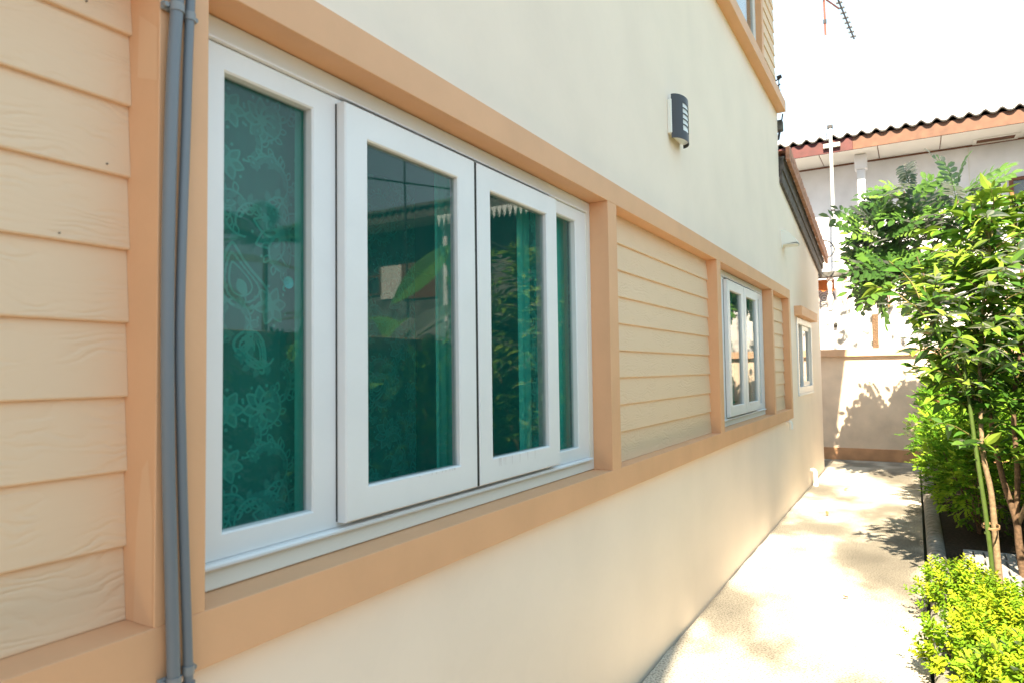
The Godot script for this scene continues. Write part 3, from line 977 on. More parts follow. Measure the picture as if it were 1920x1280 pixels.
# ---------------------------------------------------------------- things beyond the garden walls
func build_neighbours() -> void:
	var n := thing("neighbour_house", "old white house behind the garden wall with red and tan fascia and corrugated roof", "house", Vector3(4, 0, -17))
	var zw := -16.0
	var zf := -14.95
	var ys := 5.86
	put("wall", bx(Vector3(-6, -0.1, zw), Vector3(5.6, 6.6, -23), 0.0), mats["neighbour_paint"], n)
	put("wall", bx(Vector3(5.601, -0.1, zw - 0.01), Vector3(15, 6.6, -23), 0.0), mats["wing_paint"], n)
	put("joint_strip", bx(Vector3(2.285, 4.0, zw), Vector3(2.303, ys - 0.03, zw + 0.008), 0.0), mats["soffit_board"], n)
	var x := -1.9
	var k := 0
	for j in [-2.4, -1.35, -0.29, 0.76, 1.82, 2.88 + 0.35, 4.3, 5.4, 6.5, 7.6, 8.7, 9.8, 10.9, 12.0, 13.1, 14.2]:
		if k > 0:
			put("soffit_panel", bx(Vector3(x + 0.009, ys, zf + 0.012), Vector3(j - 0.009, ys + 0.02, zw + 0.04), 0.0), mats["soffit_board"], n)
		x = j
		k += 1
	put("soffit_backing", bx(Vector3(-6, ys + 0.021, zf - 0.02), Vector3(15, ys + 0.05, zw), 0.0), mats["wood_brown"], n)
	put("cornice_strip", bx(Vector3(-6, ys - 0.028, zw), Vector3(15, ys - 0.0005, zw + 0.035), 0.003), mats["wood_brown"], n)
	put("fascia_board", bx(Vector3(-6, ys - 0.02, zf), Vector3(0.335, ys + 0.235, zf + 0.03), 0.003), mats["fascia_red"], n)
	put("fascia_board", bx(Vector3(0.336, ys - 0.02, zf), Vector3(6.5, ys + 0.235, zf + 0.032), 0.003), mats["fascia_tan"], n)
	put("fascia_board", bx(Vector3(6.501, ys - 0.02, zf), Vector3(15, ys + 0.235, zf + 0.03), 0.003), mats["mossy_concrete"], n)
	# corrugated roof sheet
	var r := M.new()
	var px := -6.0
	var pitch := 0.25
	var prof := func(q: float) -> float: return 0.075 * (0.5 + 0.5 * cos(TAU * pow(fposmod(q / pitch, 1.0), 1.0))) ** 1.6
	while px < 15.0:
		var q := px + pitch / 10.0
		var a0: float = prof.call(px)
		var a1: float = prof.call(q)
		for hh in [[0.0, 1.0], [-0.03, -1.0]]:
			r.quad(Vector3(px, ys + 0.245 + a0 + hh[0], zf + 0.10), Vector3(q, ys + 0.245 + a1 + hh[0], zf + 0.10), Vector3(q, ys + 0.95 + a1 + hh[0], -19.5), Vector3(px, ys + 0.95 + a0 + hh[0], -19.5), Vector3(0, hh[1], 0))
		r.quad(Vector3(px, ys + 0.245 + a0, zf + 0.10), Vector3(q, ys + 0.245 + a1, zf + 0.10), Vector3(q, ys + 0.215 + a1, zf + 0.10), Vector3(px, ys + 0.215 + a0, zf + 0.10), Vector3.BACK)
		px = q
	put("roof", r, mats["roof_sheet"], n)
	# soffit vent with two louvres
	var v := Node3D.new()
	v.name = "soffit_vent"
	n.add_child(v, true)
	var vf := M.new()
	vf.box(Vector3(2.36, ys - 0.014, -15.66), Vector3(3.08, ys - 0.0005, -15.60), 0.003)
	vf.box(Vector3(2.36, ys - 0.014, -15.97), Vector3(3.08, ys - 0.0005, -15.91), 0.003)
	vf.box(Vector3(2.36, ys - 0.0138, -15.91), Vector3(2.42, ys - 0.0007, -15.66), 0.003)
	vf.box(Vector3(3.02, ys - 0.0138, -15.91), Vector3(3.08, ys - 0.0007, -15.66), 0.003)
	put("frame", vf, mats["soffit_board"], v)
	for i in 3:
		put("louvre", bx(Vector3(2.421, ys - 0.011 + 0.002 * i, -15.70 - 0.075 * i), Vector3(3.019, ys - 0.006 + 0.002 * i, -15.74 - 0.075 * i), 0.0), mats["fascia_tan"], v)
	put("opening", bx(Vector3(2.421, ys - 0.0035, -15.909), Vector3(3.019, ys - 0.0012, -15.661), 0.0), mats["wood_brown"], v)
	# columns with flared heads
	for cx in [0.437, 5.2, 9.9, 14.2]:
		var c := M.new()
		c.box(Vector3(cx - 0.075, -0.1, -15.57), Vector3(cx + 0.075, 5.55, -15.42), 0.012)
		c.box(Vector3(cx - 0.115, 5.5505, -15.61), Vector3(cx + 0.115, ys - 0.001, -15.38), 0.02)
		put("column", c, mats["neighbour_paint"], n)
	# upper windows
	for wx in [3.45, 13.25]:
		var w := Node3D.new()
		w.name = nm("window", n)
		n.add_child(w, true)
		var fr := M.new()
		for s in [-0.5, 0.0, 0.5]:
			fr.box(Vector3(wx + s - 0.035, 3.95, zw), Vector3(wx + s + 0.035, 5.12, zw + 0.05), 0.004)
		for yy in [3.95, 4.5, 5.06]:
			fr.box(Vector3(wx - 0.464, yy, zw), Vector3(wx + 0.464, yy + 0.06, zw + 0.047), 0.004)
		put("frame", fr, mats["wood_brown"], w)
		put("pane", bx(Vector3(wx - 0.46, 3.98, zw + 0.004), Vector3(wx + 0.46, 5.08, zw + 0.014), 0.0), mats["clear_glass"], w)
	put("shutter", bx(Vector3(10.6, 3.75, zw + 0.001), Vector3(11.9, 4.9, zw + 0.04), 0.004), mats["wood_brown"], n)
	put("wall_panel", bx(Vector3(11.92, 3.8, zw + 0.001), Vector3(12.75, 4.82, zw + 0.03), 0.004), mats["soffit_board"], n)
	# scalloped awning seen mirrored in the second sash
	var aw := thing("awning", "pale awning with a scalloped edge on the old neighbouring house, mirrored in the second sash", "awning", Vector3(6.4, 4.8, -14.3))
	var am := M.new()
	for i in 20:
		var x0 := 5.1 + 0.13 * i
		var x1 := x0 + 0.13
		for yy in [[0.0, 1.0], [-0.01, -1.0]]:
			am.quad(Vector3(x0, 5.78 + yy[0], -14.96), Vector3(x1, 5.78 + yy[0], -14.96), Vector3(x1, 5.02 + yy[0], -12.1), Vector3(x0, 5.02 + yy[0], -12.1), Vector3(0, yy[1], 0))
		am.tri(Vector3(x0, 5.02, -12.1), Vector3(x1, 5.02, -12.1), Vector3((x0 + x1) * 0.5, 4.76, -12.09), Vector3.BACK, Vector3.BACK, Vector3.BACK)
	put("canopy", am, mats["lamp_opal"], aw)
	for ax in [5.15, 7.65]:
		put("strut", tb([Vector3(ax, 4.6, -15.95), Vector3(ax, 5.0, -12.15)], [0.02, 0.02], 6), mats["metal_galvanised"], aw)

	# whitewashed terrace wall in front of it, with balustrade
	var t := thing("terrace_wall", "weathered whitewashed wall with black stains behind the garden wall", "wall", Vector3(1, 0, -14))
	put("panel", bx(Vector3(-4, -0.1, -14.0), Vector3(4.4, 2.63, -14.2), 0.01), mats["weathered_wall"], t)
	put("pilaster", bx(Vector3(0.36, -0.1, -13.93), Vector3(0.58, 2.66, -14.0), 0.012), mats["weathered_wall"], t)
	put("board", bx(Vector3(0.605, 1.5, -13.97), Vector3(0.70, 2.5, -14.0), 0.006), mats["bark_brown"], t)
	put("drain_spout", tb([Vector3(0.005, 2.36, -14.02), Vector3(0.0, 2.31, -13.93)], [0.035, 0.035], 8), mats["gap_dark"], t)
	var bal := thing("balustrade", "concrete balustrade with pink turned balusters on the whitewashed wall", "balustrade", Vector3(1, 2.63, -14.1))
	put("handrail", bx(Vector3(-4, 3.24, -14.18), Vector3(4.4, 3.35, -14.02), 0.012), mats["mossy_concrete"], bal)
	var prof_b := [[0.055, 0.0], [0.055, 0.06], [0.035, 0.08], [0.06, 0.16], [0.066, 0.2], [0.05, 0.27], [0.032, 0.31], [0.042, 0.33], [0.032, 0.35], [0.046, 0.44], [0.05, 0.5], [0.034, 0.55], [0.055, 0.57], [0.055, 0.62]]
	var bmesh: ArrayMesh
	var bi := 0
	var bxx := -0.82
	while bxx < 4.3:
		if absf(bxx - 0.45) > 0.1:
			var o: MeshInstance3D
			if bmesh == null:
				var lm := M.new()
				lm.lathe(prof_b, Vector3.ZERO, 10)
				bmesh = lm.done()
			o = put("baluster", bmesh, mats["baluster_paint"] if bi % 3 != 1 else mats["pink_paint"], bal)
			o.position = Vector3(bxx, 2.62, -14.1) - bal.position
		bi += 1
		bxx += 0.245
	put("baluster_post", bx(Vector3(0.36, 2.66, -14.19), Vector3(0.56, 3.239, -14.01), 0.01), mats["weathered_wall"], bal)

	# things on the terrace
	var ac := thing("air_conditioner", "white outdoor air conditioner unit with round grille on the terrace", "air conditioner", Vector3(-0.3, 2.65, -14.6))
	put("casing", bx(Vector3(-0.75, 2.62, -14.75), Vector3(0.0, 3.17, -14.45), 0.02), mats["white_plastic"], ac)
	var gr := M.new()
	for i in 20:
		var a0 := TAU * i / 20.0
		var a1 := TAU * (i + 1) / 20.0
		var c := Vector3(-0.22, 2.89, -14.445)
		gr.tri(c, c + Vector3(cos(a0), sin(a0), 0) * 0.2, c + Vector3(cos(a1), sin(a1), 0) * 0.2, Vector3.BACK, Vector3.BACK, Vector3.BACK)
	put("fan_opening", gr, mats["clip_grey"], ac)
	for k2 in 5:
		var ring := []
		for i in 25: ring.append(Vector3(-0.22 + cos(TAU * i / 24.0) * 0.042 * (k2 + 0.8), 2.89 + sin(TAU * i / 24.0) * 0.042 * (k2 + 0.8), -14.435))
		put("grille_ring", tb(ring, taper(0.004, 0.004, 25), 4, false), mats["soffit_board"], ac)
	var oc := thing("orange_cloth", "orange cloth hanging on the terrace beside the air conditioner", "cloth", Vector3(-0.2, 3.1, -14.3))
	var om := M.new()
	for i in 8:
		var x0 := -0.42 + 0.05 * i
		var f0 := 0.02 * sin(i * 1.7)
		var f1 := 0.02 * sin((i + 1) * 1.7)
		om.quad(Vector3(x0, 3.225, -14.25 + f0), Vector3(x0 + 0.05, 3.225, -14.25 + f1), Vector3(x0 + 0.05, 2.99 + 0.02 * (i % 3), -14.25 - f1), Vector3(x0, 2.99 + 0.02 * ((i + 2) % 3), -14.25 - f0), Vector3.BACK)
	put("cloth", om, mats["orange_cloth"], oc)
	# satellite dish seen edge on
	var d := thing("satellite_dish", "dark mesh satellite dish beside the tiled roof end", "satellite dish", Vector3(-0.1, 3.0, -13.6))
	var c0 := Vector3(-0.14, 3.70, -13.55)
	var ax1 := Vector3(0.19, 0.03, -0.1)
	var ax2 := Vector3(-0.03, 0.155, 0.09)
	var rim := []
	for i in 33: rim.append(c0 + ax1 * cos(TAU * i / 32.0) + ax2 * sin(TAU * i / 32.0))
	put("rim", tb(rim, taper(0.011, 0.011, 33), 6, false), mats["metal_dark"], d)
	var back := c0 + ax1.cross(ax2).normalized() * -0.09
	for i in 6: put("rib", tb([back, rim[i * 5 + 1]], [0.006, 0.006], 5), mats["metal_dark"], d)
	put("post", tb([back, Vector3(back.x, 3.33, back.z)], [0.018, 0.018], 6), mats["metal_dark"], d)

	# television antenna on a mast strapped to the fascia
	var m := thing("antenna_mast", "tall thin mast with a television antenna strapped to the red fascia", "antenna", Vector3(-0.05, 2.6, -14.8))
	put("mast", tb([Vector3(-0.045, 2.5, -14.8), Vector3(-0.045, 6.33, -14.8)], [0.032, 0.032], 10), mats["metal_pale"], m)
	put("mast", tb([Vector3(-0.05, 6.33, -14.8), Vector3(-0.072, 8.27, -14.8)], [0.016, 0.016], 8), mats["metal_galvanised"], m)
	put("mast", tb([Vector3(-0.072, 8.2, -14.8), Vector3(-0.085, 9.6, -14.8)], [0.02, 0.02], 8), mats["metal_rust"], m)
	put("bracket", bx(Vector3(-0.19, 5.93, -14.915), Vector3(0.12, 6.02, -14.845), 0.004), mats["metal_galvanised"], m)
	put("collar", tb([Vector3(-0.045, 4.63, -14.8), Vector3(-0.045, 4.67, -14.8)], [0.042, 0.042], 10), mats["metal_dark"], m)
	put("clamp", tb([Vector3(-0.075, 8.44, -14.8), Vector3(-0.075, 8.52, -14.8)], [0.03, 0.03], 8), mats["metal_dark"], m)
	put("clamp", bx(Vector3(-0.10, 6.30, -14.84), Vector3(0.0, 6.36, -14.76), 0.004), mats["metal_dark"], m)
	put("guy_wire", tb([Vector3(-0.06, 8.2, -14.8), Vector3(0.35, 6.15, -14.9)], [0.004, 0.004], 4), mats["metal_pale"], m)
	var b0 := Vector3(0.06, 9.15, -14.4)
	var b1 := Vector3(0.31, 9.0, -17.1)
	put("boom", tb([b0, b1], [0.018, 0.018], 6), mats["metal_dark"], m)
	put("boom_stay", tb([Vector3(-0.08, 8.95, -14.75), b0.lerp(b1, 0.42) + Vector3(-0.04, -0.05, 0)], [0.018, 0.018], 6), mats["metal_rust"], m)
	var bd := (b1 - b0).normalized()
	var el := bd.cross(Vector3.UP).normalized()
	for i in 12:
		var p := b0.lerp(b1, (i + 0.5) / 12.0)
		put("element", tb([p - el * 0.55, p + el * 0.55], [0.0045, 0.0045], 4), mats["metal_pale"], m)
		put("element_clip", bx(p - Vector3(0.06, 0.016, 0.02), p + Vector3(0.06, 0.016, 0.02), 0.003), mats["metal_dark"], m)
	# second antenna, seen mirrored in the first sash
	var m2 := thing("antenna_mast", "antenna on a dark mast mirrored in the first sliding sash", "antenna", Vector3(9, 0, -12.4))
	put("mast", tb([Vector3(9.0, 0, -12.75), Vector3(9.0, 7.4, -12.55)], [0.03, 0.022], 8), mats["metal_dark"], m2)
	var c1 := Vector3(9.0, 5.82, -10.9)
	var c2 := Vector3(9.0, 6.36, -14.6)
	put("boom", tb([c1, c2], [0.022, 0.022], 6), mats["metal_dark"], m2)
	for i in 7:
		var p := c1.lerp(c2, (i + 0.5) / 7.0)
		put("element", tb([p + Vector3(-0.45, -0.1, 0), p + Vector3(0.45, 0.1, 0)], [0.008, 0.008], 4), mats["metal_dark"], m2)
	# bracket on the back corner of the upper floor
	var cb := thing("cable_bracket", "dark cable bracket on the corner above the ledge end", "bracket", Vector3(-0.02, 4.6, -8.1))
	put("stem", tb([Vector3(0.015, 4.52, -8.13), Vector3(0.02, 4.86, -8.13)], [0.006, 0.006], 5), mats["metal_dark"], cb)
	put("stem", tb([Vector3(-0.02, 4.5, -8.13), Vector3(-0.02, 4.84, -8.13)], [0.006, 0.006], 5), mats["metal_dark"], cb)
	for i in 5:
		put("rung", tb([Vector3(-0.035, 4.55 + 0.065 * i, -8.13), Vector3(0.035, 4.57 + 0.065 * i, -8.13)], [0.008, 0.008], 5), mats["metal_dark"], cb)
	put("insulator", tb([Vector3(0.0, 4.845, -8.13), Vector3(0.05, 4.855, -8.13)], [0.022, 0.022], 8), mats["metal_dark"], cb)
	var cb2 := thing("junction_box", "small grey box under the far end of the ledge", "box", Vector3(0.0, 4.2, -8.12))
	put("casing", bx(Vector3(-0.06, 4.22, -8.16), Vector3(0.05, 4.34, -8.065), 0.01), mats["mossy_concrete"], cb2)
	put("cable", tb([Vector3(0.02, 4.23, -8.1), Vector3(0.0, 4.12, -8.09)], [0.012, 0.014], 6), mats["metal_dark"], cb2)
	put("arm", tb([Vector3(0.04, 4.33, -8.1), Vector3(0.055, 4.41, -8.1)], [0.008, 0.008], 6), mats["metal_dark"], cb2)

# ---------------------------------------------------------------- fittings on the house wall
func build_fittings() -> void:
	# two bowed conduits in front of the first trim post
	var left := [[333, -60], [332, 0], [325, 110], [320, 240], [315, 440], [313.5, 640], [315, 850], [318.5, 1000], [324, 1230], [326, 1330]]
	var right := [[358, -60], [356.5, 0], [352, 110], [348, 240], [341, 440], [336.5, 640], [340, 850], [344, 1000], [351.5, 1230], [353, 1330]]
	for k in 2:
		var pts := []
		for q in ([left, right][k]):
			var ry := cam_basis * Vector3((q[0] - 960.0) / 1282.0, -(q[1] - 640.0) / 1282.0, -1.0)
			var xx := T + 0.017
			pts.append(cam_at + ry * ((xx - cam_at.x) / ry.x))
		var sp := smooth(pts, 6)
		var th := thing("conduit_pipe", ["wider grey conduit pipe clipped to the first orange post, left of the pair", "slimmer grey conduit pipe beside the wider one, nearer the window"][k], "pipe", pts[-1], "grey conduits on the orange post")
		put("pipe", tb(sp, taper([0.0115, 0.0088][k], [0.0115, 0.0088][k], sp.size()), 14), mats["conduit_grey"], th)
		for yy in [2.24, 1.008]:
			var c: Vector3 = sp[0]
			for s in sp:
				if absf(s.y - yy) < absf(c.y - yy): c = s
			var ring := M.new()
			ring.tube(PackedVector3Array([c + Vector3(0, -0.008, 0), c + Vector3(0, 0.008, 0)]), PackedFloat32Array([[0.0135, 0.0108][k], [0.0135, 0.0108][k]]), 14)
			var off := 0.024 if k == 0 else -0.017
			ring.box(c + Vector3(-0.016, -0.008, minf(0, off)), c + Vector3(-0.006, 0.008, maxf(0, off)), 0.002)
			ring.tube(PackedVector3Array([c + Vector3(-0.007, 0, off * 0.8), c + Vector3(0.0, 0, off * 0.8)]), PackedFloat32Array([0.006, 0.005]), 8)
			put("clip", ring, mats["clip_grey"], th)
		var e: Vector3 = sp[-1]
		for s in sp:
			if absf(s.y - 0.955) < absf(e.y - 0.955): e = s
		put("coupling", tb([e + Vector3(0, 0.03, 0), e + Vector3(0, -0.12, 0)], [[0.0145, 0.0115][k], [0.0145, 0.0115][k]], 14), mats["conduit_grey"], th)

	# wall lamp: curved charcoal shade with five slots over an opal diffuser
	var l := thing("wall_lamp", "charcoal half-round wall lamp with five white slots on the upper wall", "wall lamp", Vector3(0, 2.95, -4.12))
	put("back_plate", bx(Vector3(0.0, 2.975, -3.99), Vector3(0.026, 3.185, -4.24), 0.004), mats["white_plastic"], l)
	var arc := func(t: float, r: float) -> Vector3:
		var a := PI * t
		return Vector3(0.022 + r * 0.062 * sin(a), 0, -4.12 + 0.122 * r * cos(a))
	var sh := M.new()
	var na := 24
	var rows := [2.945, 3.0, 3.034, 3.041, 3.068, 3.075, 3.102, 3.109, 3.136, 3.143, 3.17, 3.215]
	for i in na:
		var t0 := float(i) / na
		var t1 := float(i + 1) / na
		for j in rows.size() - 1:
			var slot := i >= 8 and i < 16 and j >= 1 and j < 10 and j % 2 == 1
			if slot: continue
			for rr in [[1.0, 1.0], [0.965, -1.0]]:
				var a: Vector3 = arc.call(t0, rr[0])
				var b: Vector3 = arc.call(t1, rr[0])
				var o0 := (a - Vector3(0.0, 0, -4.12)).normalized() * float(rr[1])
				var o1 := (b - Vector3(0.0, 0, -4.12)).normalized() * float(rr[1])
				var y0 := Vector3(0, rows[j], 0)
				var y1 := Vector3(0, rows[j + 1], 0)
				sh.squad(a + y0, b + y0, b + y1, a + y1, o0, o1, o1, o0)
		for yy in [rows[0], rows[-1]]:
			sh.quad(arc.call(t0, 1.0) + Vector3(0, yy, 0), arc.call(t1, 1.0) + Vector3(0, yy, 0), arc.call(t1, 0.965) + Vector3(0, yy, 0), arc.call(t0, 0.965) + Vector3(0, yy, 0), Vector3(0, yy - 3.08, 0))
	put("shade", sh, mats["lamp_charcoal"], l)
	var df := M.new()
	for i in na:
		var t0 := float(i) / na
		var t1 := float(i + 1) / na
		var a: Vector3 = arc.call(t0, 0.94)
		var b: Vector3 = arc.call(t1, 0.94)
		df.squad(a + Vector3(0, 2.965, 0), b + Vector3(0, 2.965, 0), b + Vector3(0, 3.195, 0), a + Vector3(0, 3.195, 0), (a - Vector3(0, 0, -4.12)).normalized(), (b - Vector3(0, 0, -4.12)).normalized(), (b - Vector3(0, 0, -4.12)).normalized(), (a - Vector3(0, 0, -4.12)).normalized())
		for yy in [[2.965, -1.0], [3.195, 1.0]]:
			df.tri(Vector3(0.024, yy[0], -4.12), a + Vector3(0, yy[0], 0), b + Vector3(0, yy[0], 0), Vector3(0, yy[1], 0), Vector3(0, yy[1], 0), Vector3(0, yy[1], 0))
	put("diffuser", df, mats["lamp_opal"], l)

	var hk := thing("suction_hook", "small round turquoise suction hook behind the leftmost pane", "hook", Vector3(-0.085, 1.776, -1.165))
	var hm := M.new()
	var hp := [[0.0155, 0.0], [0.0145, 0.003], [0.009, 0.007], [0.006, 0.012], [0.0, 0.013]]
	hm.lathe(hp, Vector3.ZERO, 16)
	var ho := put("cup", hm, mats["turquoise"], hk)
	ho.position = Vector3.ZERO
	ho.rotation = Vector3(0, 0, PI / 2)
	put("hook", tb([Vector3(-0.096, 1.776, -1.165), Vector3(-0.102, 1.768, -1.165), Vector3(-0.104, 1.76, -1.165), Vector3(-0.098, 1.756, -1.165)], [0.0025, 0.0025, 0.0025, 0.002], 6), mats["turquoise"], hk)

	# exhaust vent hood
	var v := thing("vent_hood", "small white exhaust vent cover on the wall below the tiled roof", "vent", Vector3(0, 2.9, -8.15))
	var vm := M.new()
	var curve := [Vector2(0.0, 3.095), Vector2(0.04, 3.09), Vector2(0.09, 3.055), Vector2(0.135, 3.0), Vector2(0.165, 2.945)]
	for i in 4:
		var a: Vector2 = curve[i]
		var b: Vector2 = curve[i + 1]
		var e := b - a
		for s in [[0.0, 1.0], [0.006, -1.0]]:
			vm.quad(Vector3(a.x - s[0], a.y - s[0], -8.09), Vector3(b.x - s[0], b.y - s[0], -8.09), Vector3(b.x - s[0], b.y - s[0], -8.29), Vector3(a.x - s[0], a.y - s[0], -8.29), Vector3(-e.y, e.x, 0) * float(s[1]))
	for zz in [[-8.09, 1.0], [-8.29, -1.0]]:
		for i in 4:
			vm.tri(Vector3(0, 2.93, zz[0]), Vector3(curve[i].x, curve[i].y, zz[0]), Vector3(curve[i + 1].x, curve[i + 1].y, zz[0]), Vector3(0, 0, zz[1]), Vector3(0, 0, zz[1]), Vector3(0, 0, zz[1]))
	put("cover", vm, mats["white_plastic"], v)
	put("flap", bx(Vector3(0.002, 2.925, -8.095), Vector3(0.16, 2.934, -8.285), 0.002), mats["white_plastic"], v)
	put("flange", bx(Vector3(0.0, 2.895, -8.08), Vector3(0.012, 2.932, -8.14), 0.003), mats["white_plastic"], v)

	# short pipe stub under the trim and the bent drain pipe at the wall foot
	var s1 := thing("pipe_stub", "short cream pipe stub under the far end of the lower trim band", "pipe", Vector3(0, 0.9, -8.0))
	put("pipe", tb(smooth([Vector3(-0.02, 0.965, -8.02), Vector3(0.035, 0.965, -8.02), Vector3(0.05, 0.945, -8.02), Vector3(0.052, 0.885, -8.02)], 4), taper(0.02, 0.02, 13), 10), mats["white_plastic"], s1)
	put("socket", tb([Vector3(0, 0.965, -8.02), Vector3(0.01, 0.965, -8.02)], [0.03, 0.03], 10), mats["white_plastic"], s1)
	var s2 := thing("drain_pipe", "bent white drain pipe at the foot of the wall near the far corner", "pipe", Vector3(0.05, 0, -9.85))
	put("pipe", tb(smooth([Vector3(-0.02, 0.2, -9.86), Vector3(0.03, 0.205, -9.86), Vector3(0.06, 0.18, -9.86), Vector3(0.065, 0.1, -9.86), Vector3(0.065, -0.02, -9.86)], 5), taper(0.027, 0.027, 21), 12), mats["white_plastic"], s2)
	put("socket", tb([Vector3(0.065, 0.03, -9.86), Vector3(0.065, -0.02, -9.86)], [0.033, 0.033], 12), mats["white_plastic"], s2)

# ---------------------------------------------------------------- plants
func build_plants() -> void:
	build_main_tree()
	build_pinnate_tree()
	var green := [Color(0.14, 0.31, 0.022), Color(0.20, 0.38, 0.028), Color(0.09, 0.22, 0.018), Color(0.27, 0.42, 0.035)]
	var dark := [Color(0.035, 0.09, 0.014), Color(0.05, 0.12, 0.016), Color(0.028, 0.07, 0.012)]
	shrub("leafy_shrub", "bright green small-leaved bush spilling over the kerb, nearest of three beside the path", "bush", Vector3(1.72, 0.04, -7.5), Vector3(1.68, 0.66, -7.5), Vector3(0.42, 0.62, 0.6), 1500, sprig_small, 0.10, green, 51, "small-leaved bushes along the kerb")
	shrub("leafy_shrub", "bright green small-leaved bush between two others along the kerb, behind the young tree", "bush", Vector3(1.8, 0.04, -8.9), Vector3(1.75, 0.82, -8.9), Vector3(0.52, 0.80, 0.75), 1800, sprig_small, 0.11, green, 52, "small-leaved bushes along the kerb")
	shrub("leafy_shrub", "yellow-tipped small-leaved bush against the garden wall at the path end", "bush", Vector3(1.95, 0.04, -10.9), Vector3(1.95, 0.86, -10.9), Vector3(0.66, 0.85, 0.95), 1900, sprig_small, 0.12, green + [Color(0.30, 0.27, 0.05)], 53, "small-leaved bushes along the kerb")
	var hl := ["dark hedge bush in the bed behind the slatted cover", "dark hedge bush at the bed's back, right of the tree trunks", "hedge bush mirrored low in the first sash", "hedge bush mirrored low in the second sash", "hedge bush mirrored low in the leftmost fixed pane"]
	var hz := [-7.6, -6.3, -5.0, -3.6, -2.0]
	for i in 5:
		shrub("hedge_bush", hl[i], "hedge", Vector3(2.5, 0.04, hz[i]), Vector3(2.52, 0.88, hz[i]), Vector3(0.46, 0.86, 0.82), 1000, sprig_small, 0.12, dark + green.slice(0, 1), 60 + i, "hedge bushes along the side wall")
	shrub("hedge_bush", "dark hedge bush filling the corner behind the yellow-tipped bush", "hedge", Vector3(2.6, 0.04, -9.2), Vector3(2.55, 0.95, -9.2), Vector3(0.5, 0.95, 0.95), 1100, sprig_small, 0.12, dark, 70, "hedge bushes along the side wall")

	# golden ground shrubs along the kerb
	var gold := [Color(0.29, 0.42, 0.02), Color(0.38, 0.45, 0.026), Color(0.20, 0.35, 0.02), Color(0.14, 0.27, 0.018)]
	var gp := [[1.42, -5.0, 0.24], [1.64, -4.62, 0.19], [1.63, -4.48, 0.22], [1.90, -4.2, 0.24], [1.62, -4.15, 0.24], [1.43, -4.0, 0.2], [1.70, -3.72, 0.26], [1.58, -3.5, 0.25], [1.90, -3.6, 0.27], [1.68, -3.2, 0.27]]
	var gl := ["yellow-green shrub at the foot of the tied cane, farthest along the kerb", "yellow-green shrub in front of the slatted cover, right of the kerb", "yellow-green shrub behind the bare rounded kerb, next to the cane foot", "greener golden shrub at the right edge below the tree trunk", "golden shrub just behind the bare patch of kerb", "low golden shrub beside the bare rounded kerb", "golden shrub in the middle of the near bed", "golden shrub just inside the kerb in the near bed", "golden shrub at the right edge of the near bed", "golden shrub near the bottom right corner"]
	rng.seed = 77
	for i in gp.size():
		var q: Array = gp[i]
		var tints := gold.duplicate()
		if i in [3, 9]: tints.append_array([Color(0.14, 0.26, 0.02), Color(0.18, 0.33, 0.02)])
		var at := Vector3(q[0], 0.05, q[1])
		var sh := shrub("golden_shrub", gl[i], "shrub", at, at + Vector3(0, 0.10, 0), Vector3(0.23, q[2] * 0.85, 0.26), 230, sprig_gold, 0.062, tints, 200 + i, "golden shrubs in the bed", true)
		if i in [6, 7, 9]:
			rng.seed = 300 + i
			for k in 90:
				var d := rdir()
				d.y = absf(d.y)
				var p := at + Vector3(0, 0.12, 0) + d * Vector3(0.23, q[2] * 0.9, 0.26)
				var o := MeshInstance3D.new()
				o.name = nm("leaf", sh)
				o.mesh = leaf_oval[k % 3]
				o.material_override = mats[["gold_a", "gold_b", "gold_c", "gold_a"][k % 4]]
				sh.add_child(o, true)
				o.transform = aim(p - at, d + rdir() * 0.8, Vector3.UP + rdir() * 0.4, rng.randf_range(0.04, 0.06))

	# banana plants and a palm beyond the side wall, mirrored in the windows
	for b in [[Vector3(4.1, 0, -6.5), "banana plant beyond the side wall, mirrored in the middle of the first sash", 2.5], [Vector3(4.3, 0, -3.15), "banana plant beyond the side wall, mirrored at the left of the first window", 3.0]]:
		rng.seed = int(b[2] * 10)
		var at: Vector3 = b[0]
		var bp := thing("banana_plant", b[1], "banana plant", at, "banana plants mirrored in the glass")
		put("stem", tb([at, at + Vector3(0.03, 1.0, 0), at + Vector3(0, b[2] * 0.75, 0.05)], [0.12, 0.1, 0.07], 10), mats["cane_green"], bp)
		for i in 7:
			var a := TAU * i / 7.0 + 0.4
			var lm := M.new()
			var x := aim(at + Vector3(0, b[2] * 0.72, 0.05), Vector3(cos(a), 0.95, sin(a)), Vector3.UP, 1.55)
			add_leaf(lm, x, 0.15, 0.45 + 0.15 * (i % 3), 0.25, 8, 0.9)
			put("leaf", lm, mats["banana_leaf"], bp)
	for lf in [[Vector3(4.0, 2.35, -6.2), Vector3(4.0, 3.4, -7.6)], [Vector3(4.05, 3.3, -7.2), Vector3(4.0, 2.6, -7.7)]]:
		var lm := M.new()
		var dv: Vector3 = lf[1] - lf[0]
		add_leaf(lm, aim(lf[0], dv, Vector3(-0.8, 0.5, 0.3), dv.length()), 0.085, 0.08, 0.2, 8, 0.9)
		put("leaf", lm, mats["banana_leaf"], get_node("banana_plant"))
	var pt := thing("palm_tree", "palm mirrored in the upper part of the leftmost fixed pane", "palm", Vector3(10.2, 0, -9.6))
	put("trunk", tb([Vector3(10.2, 0, -9.6), Vector3(10.1, 2.2, -9.5), Vector3(10.2, 4.3, -9.6)], [0.08, 0.06, 0.05], 10), mats["bark_brown"], pt)
	rng.seed = 8
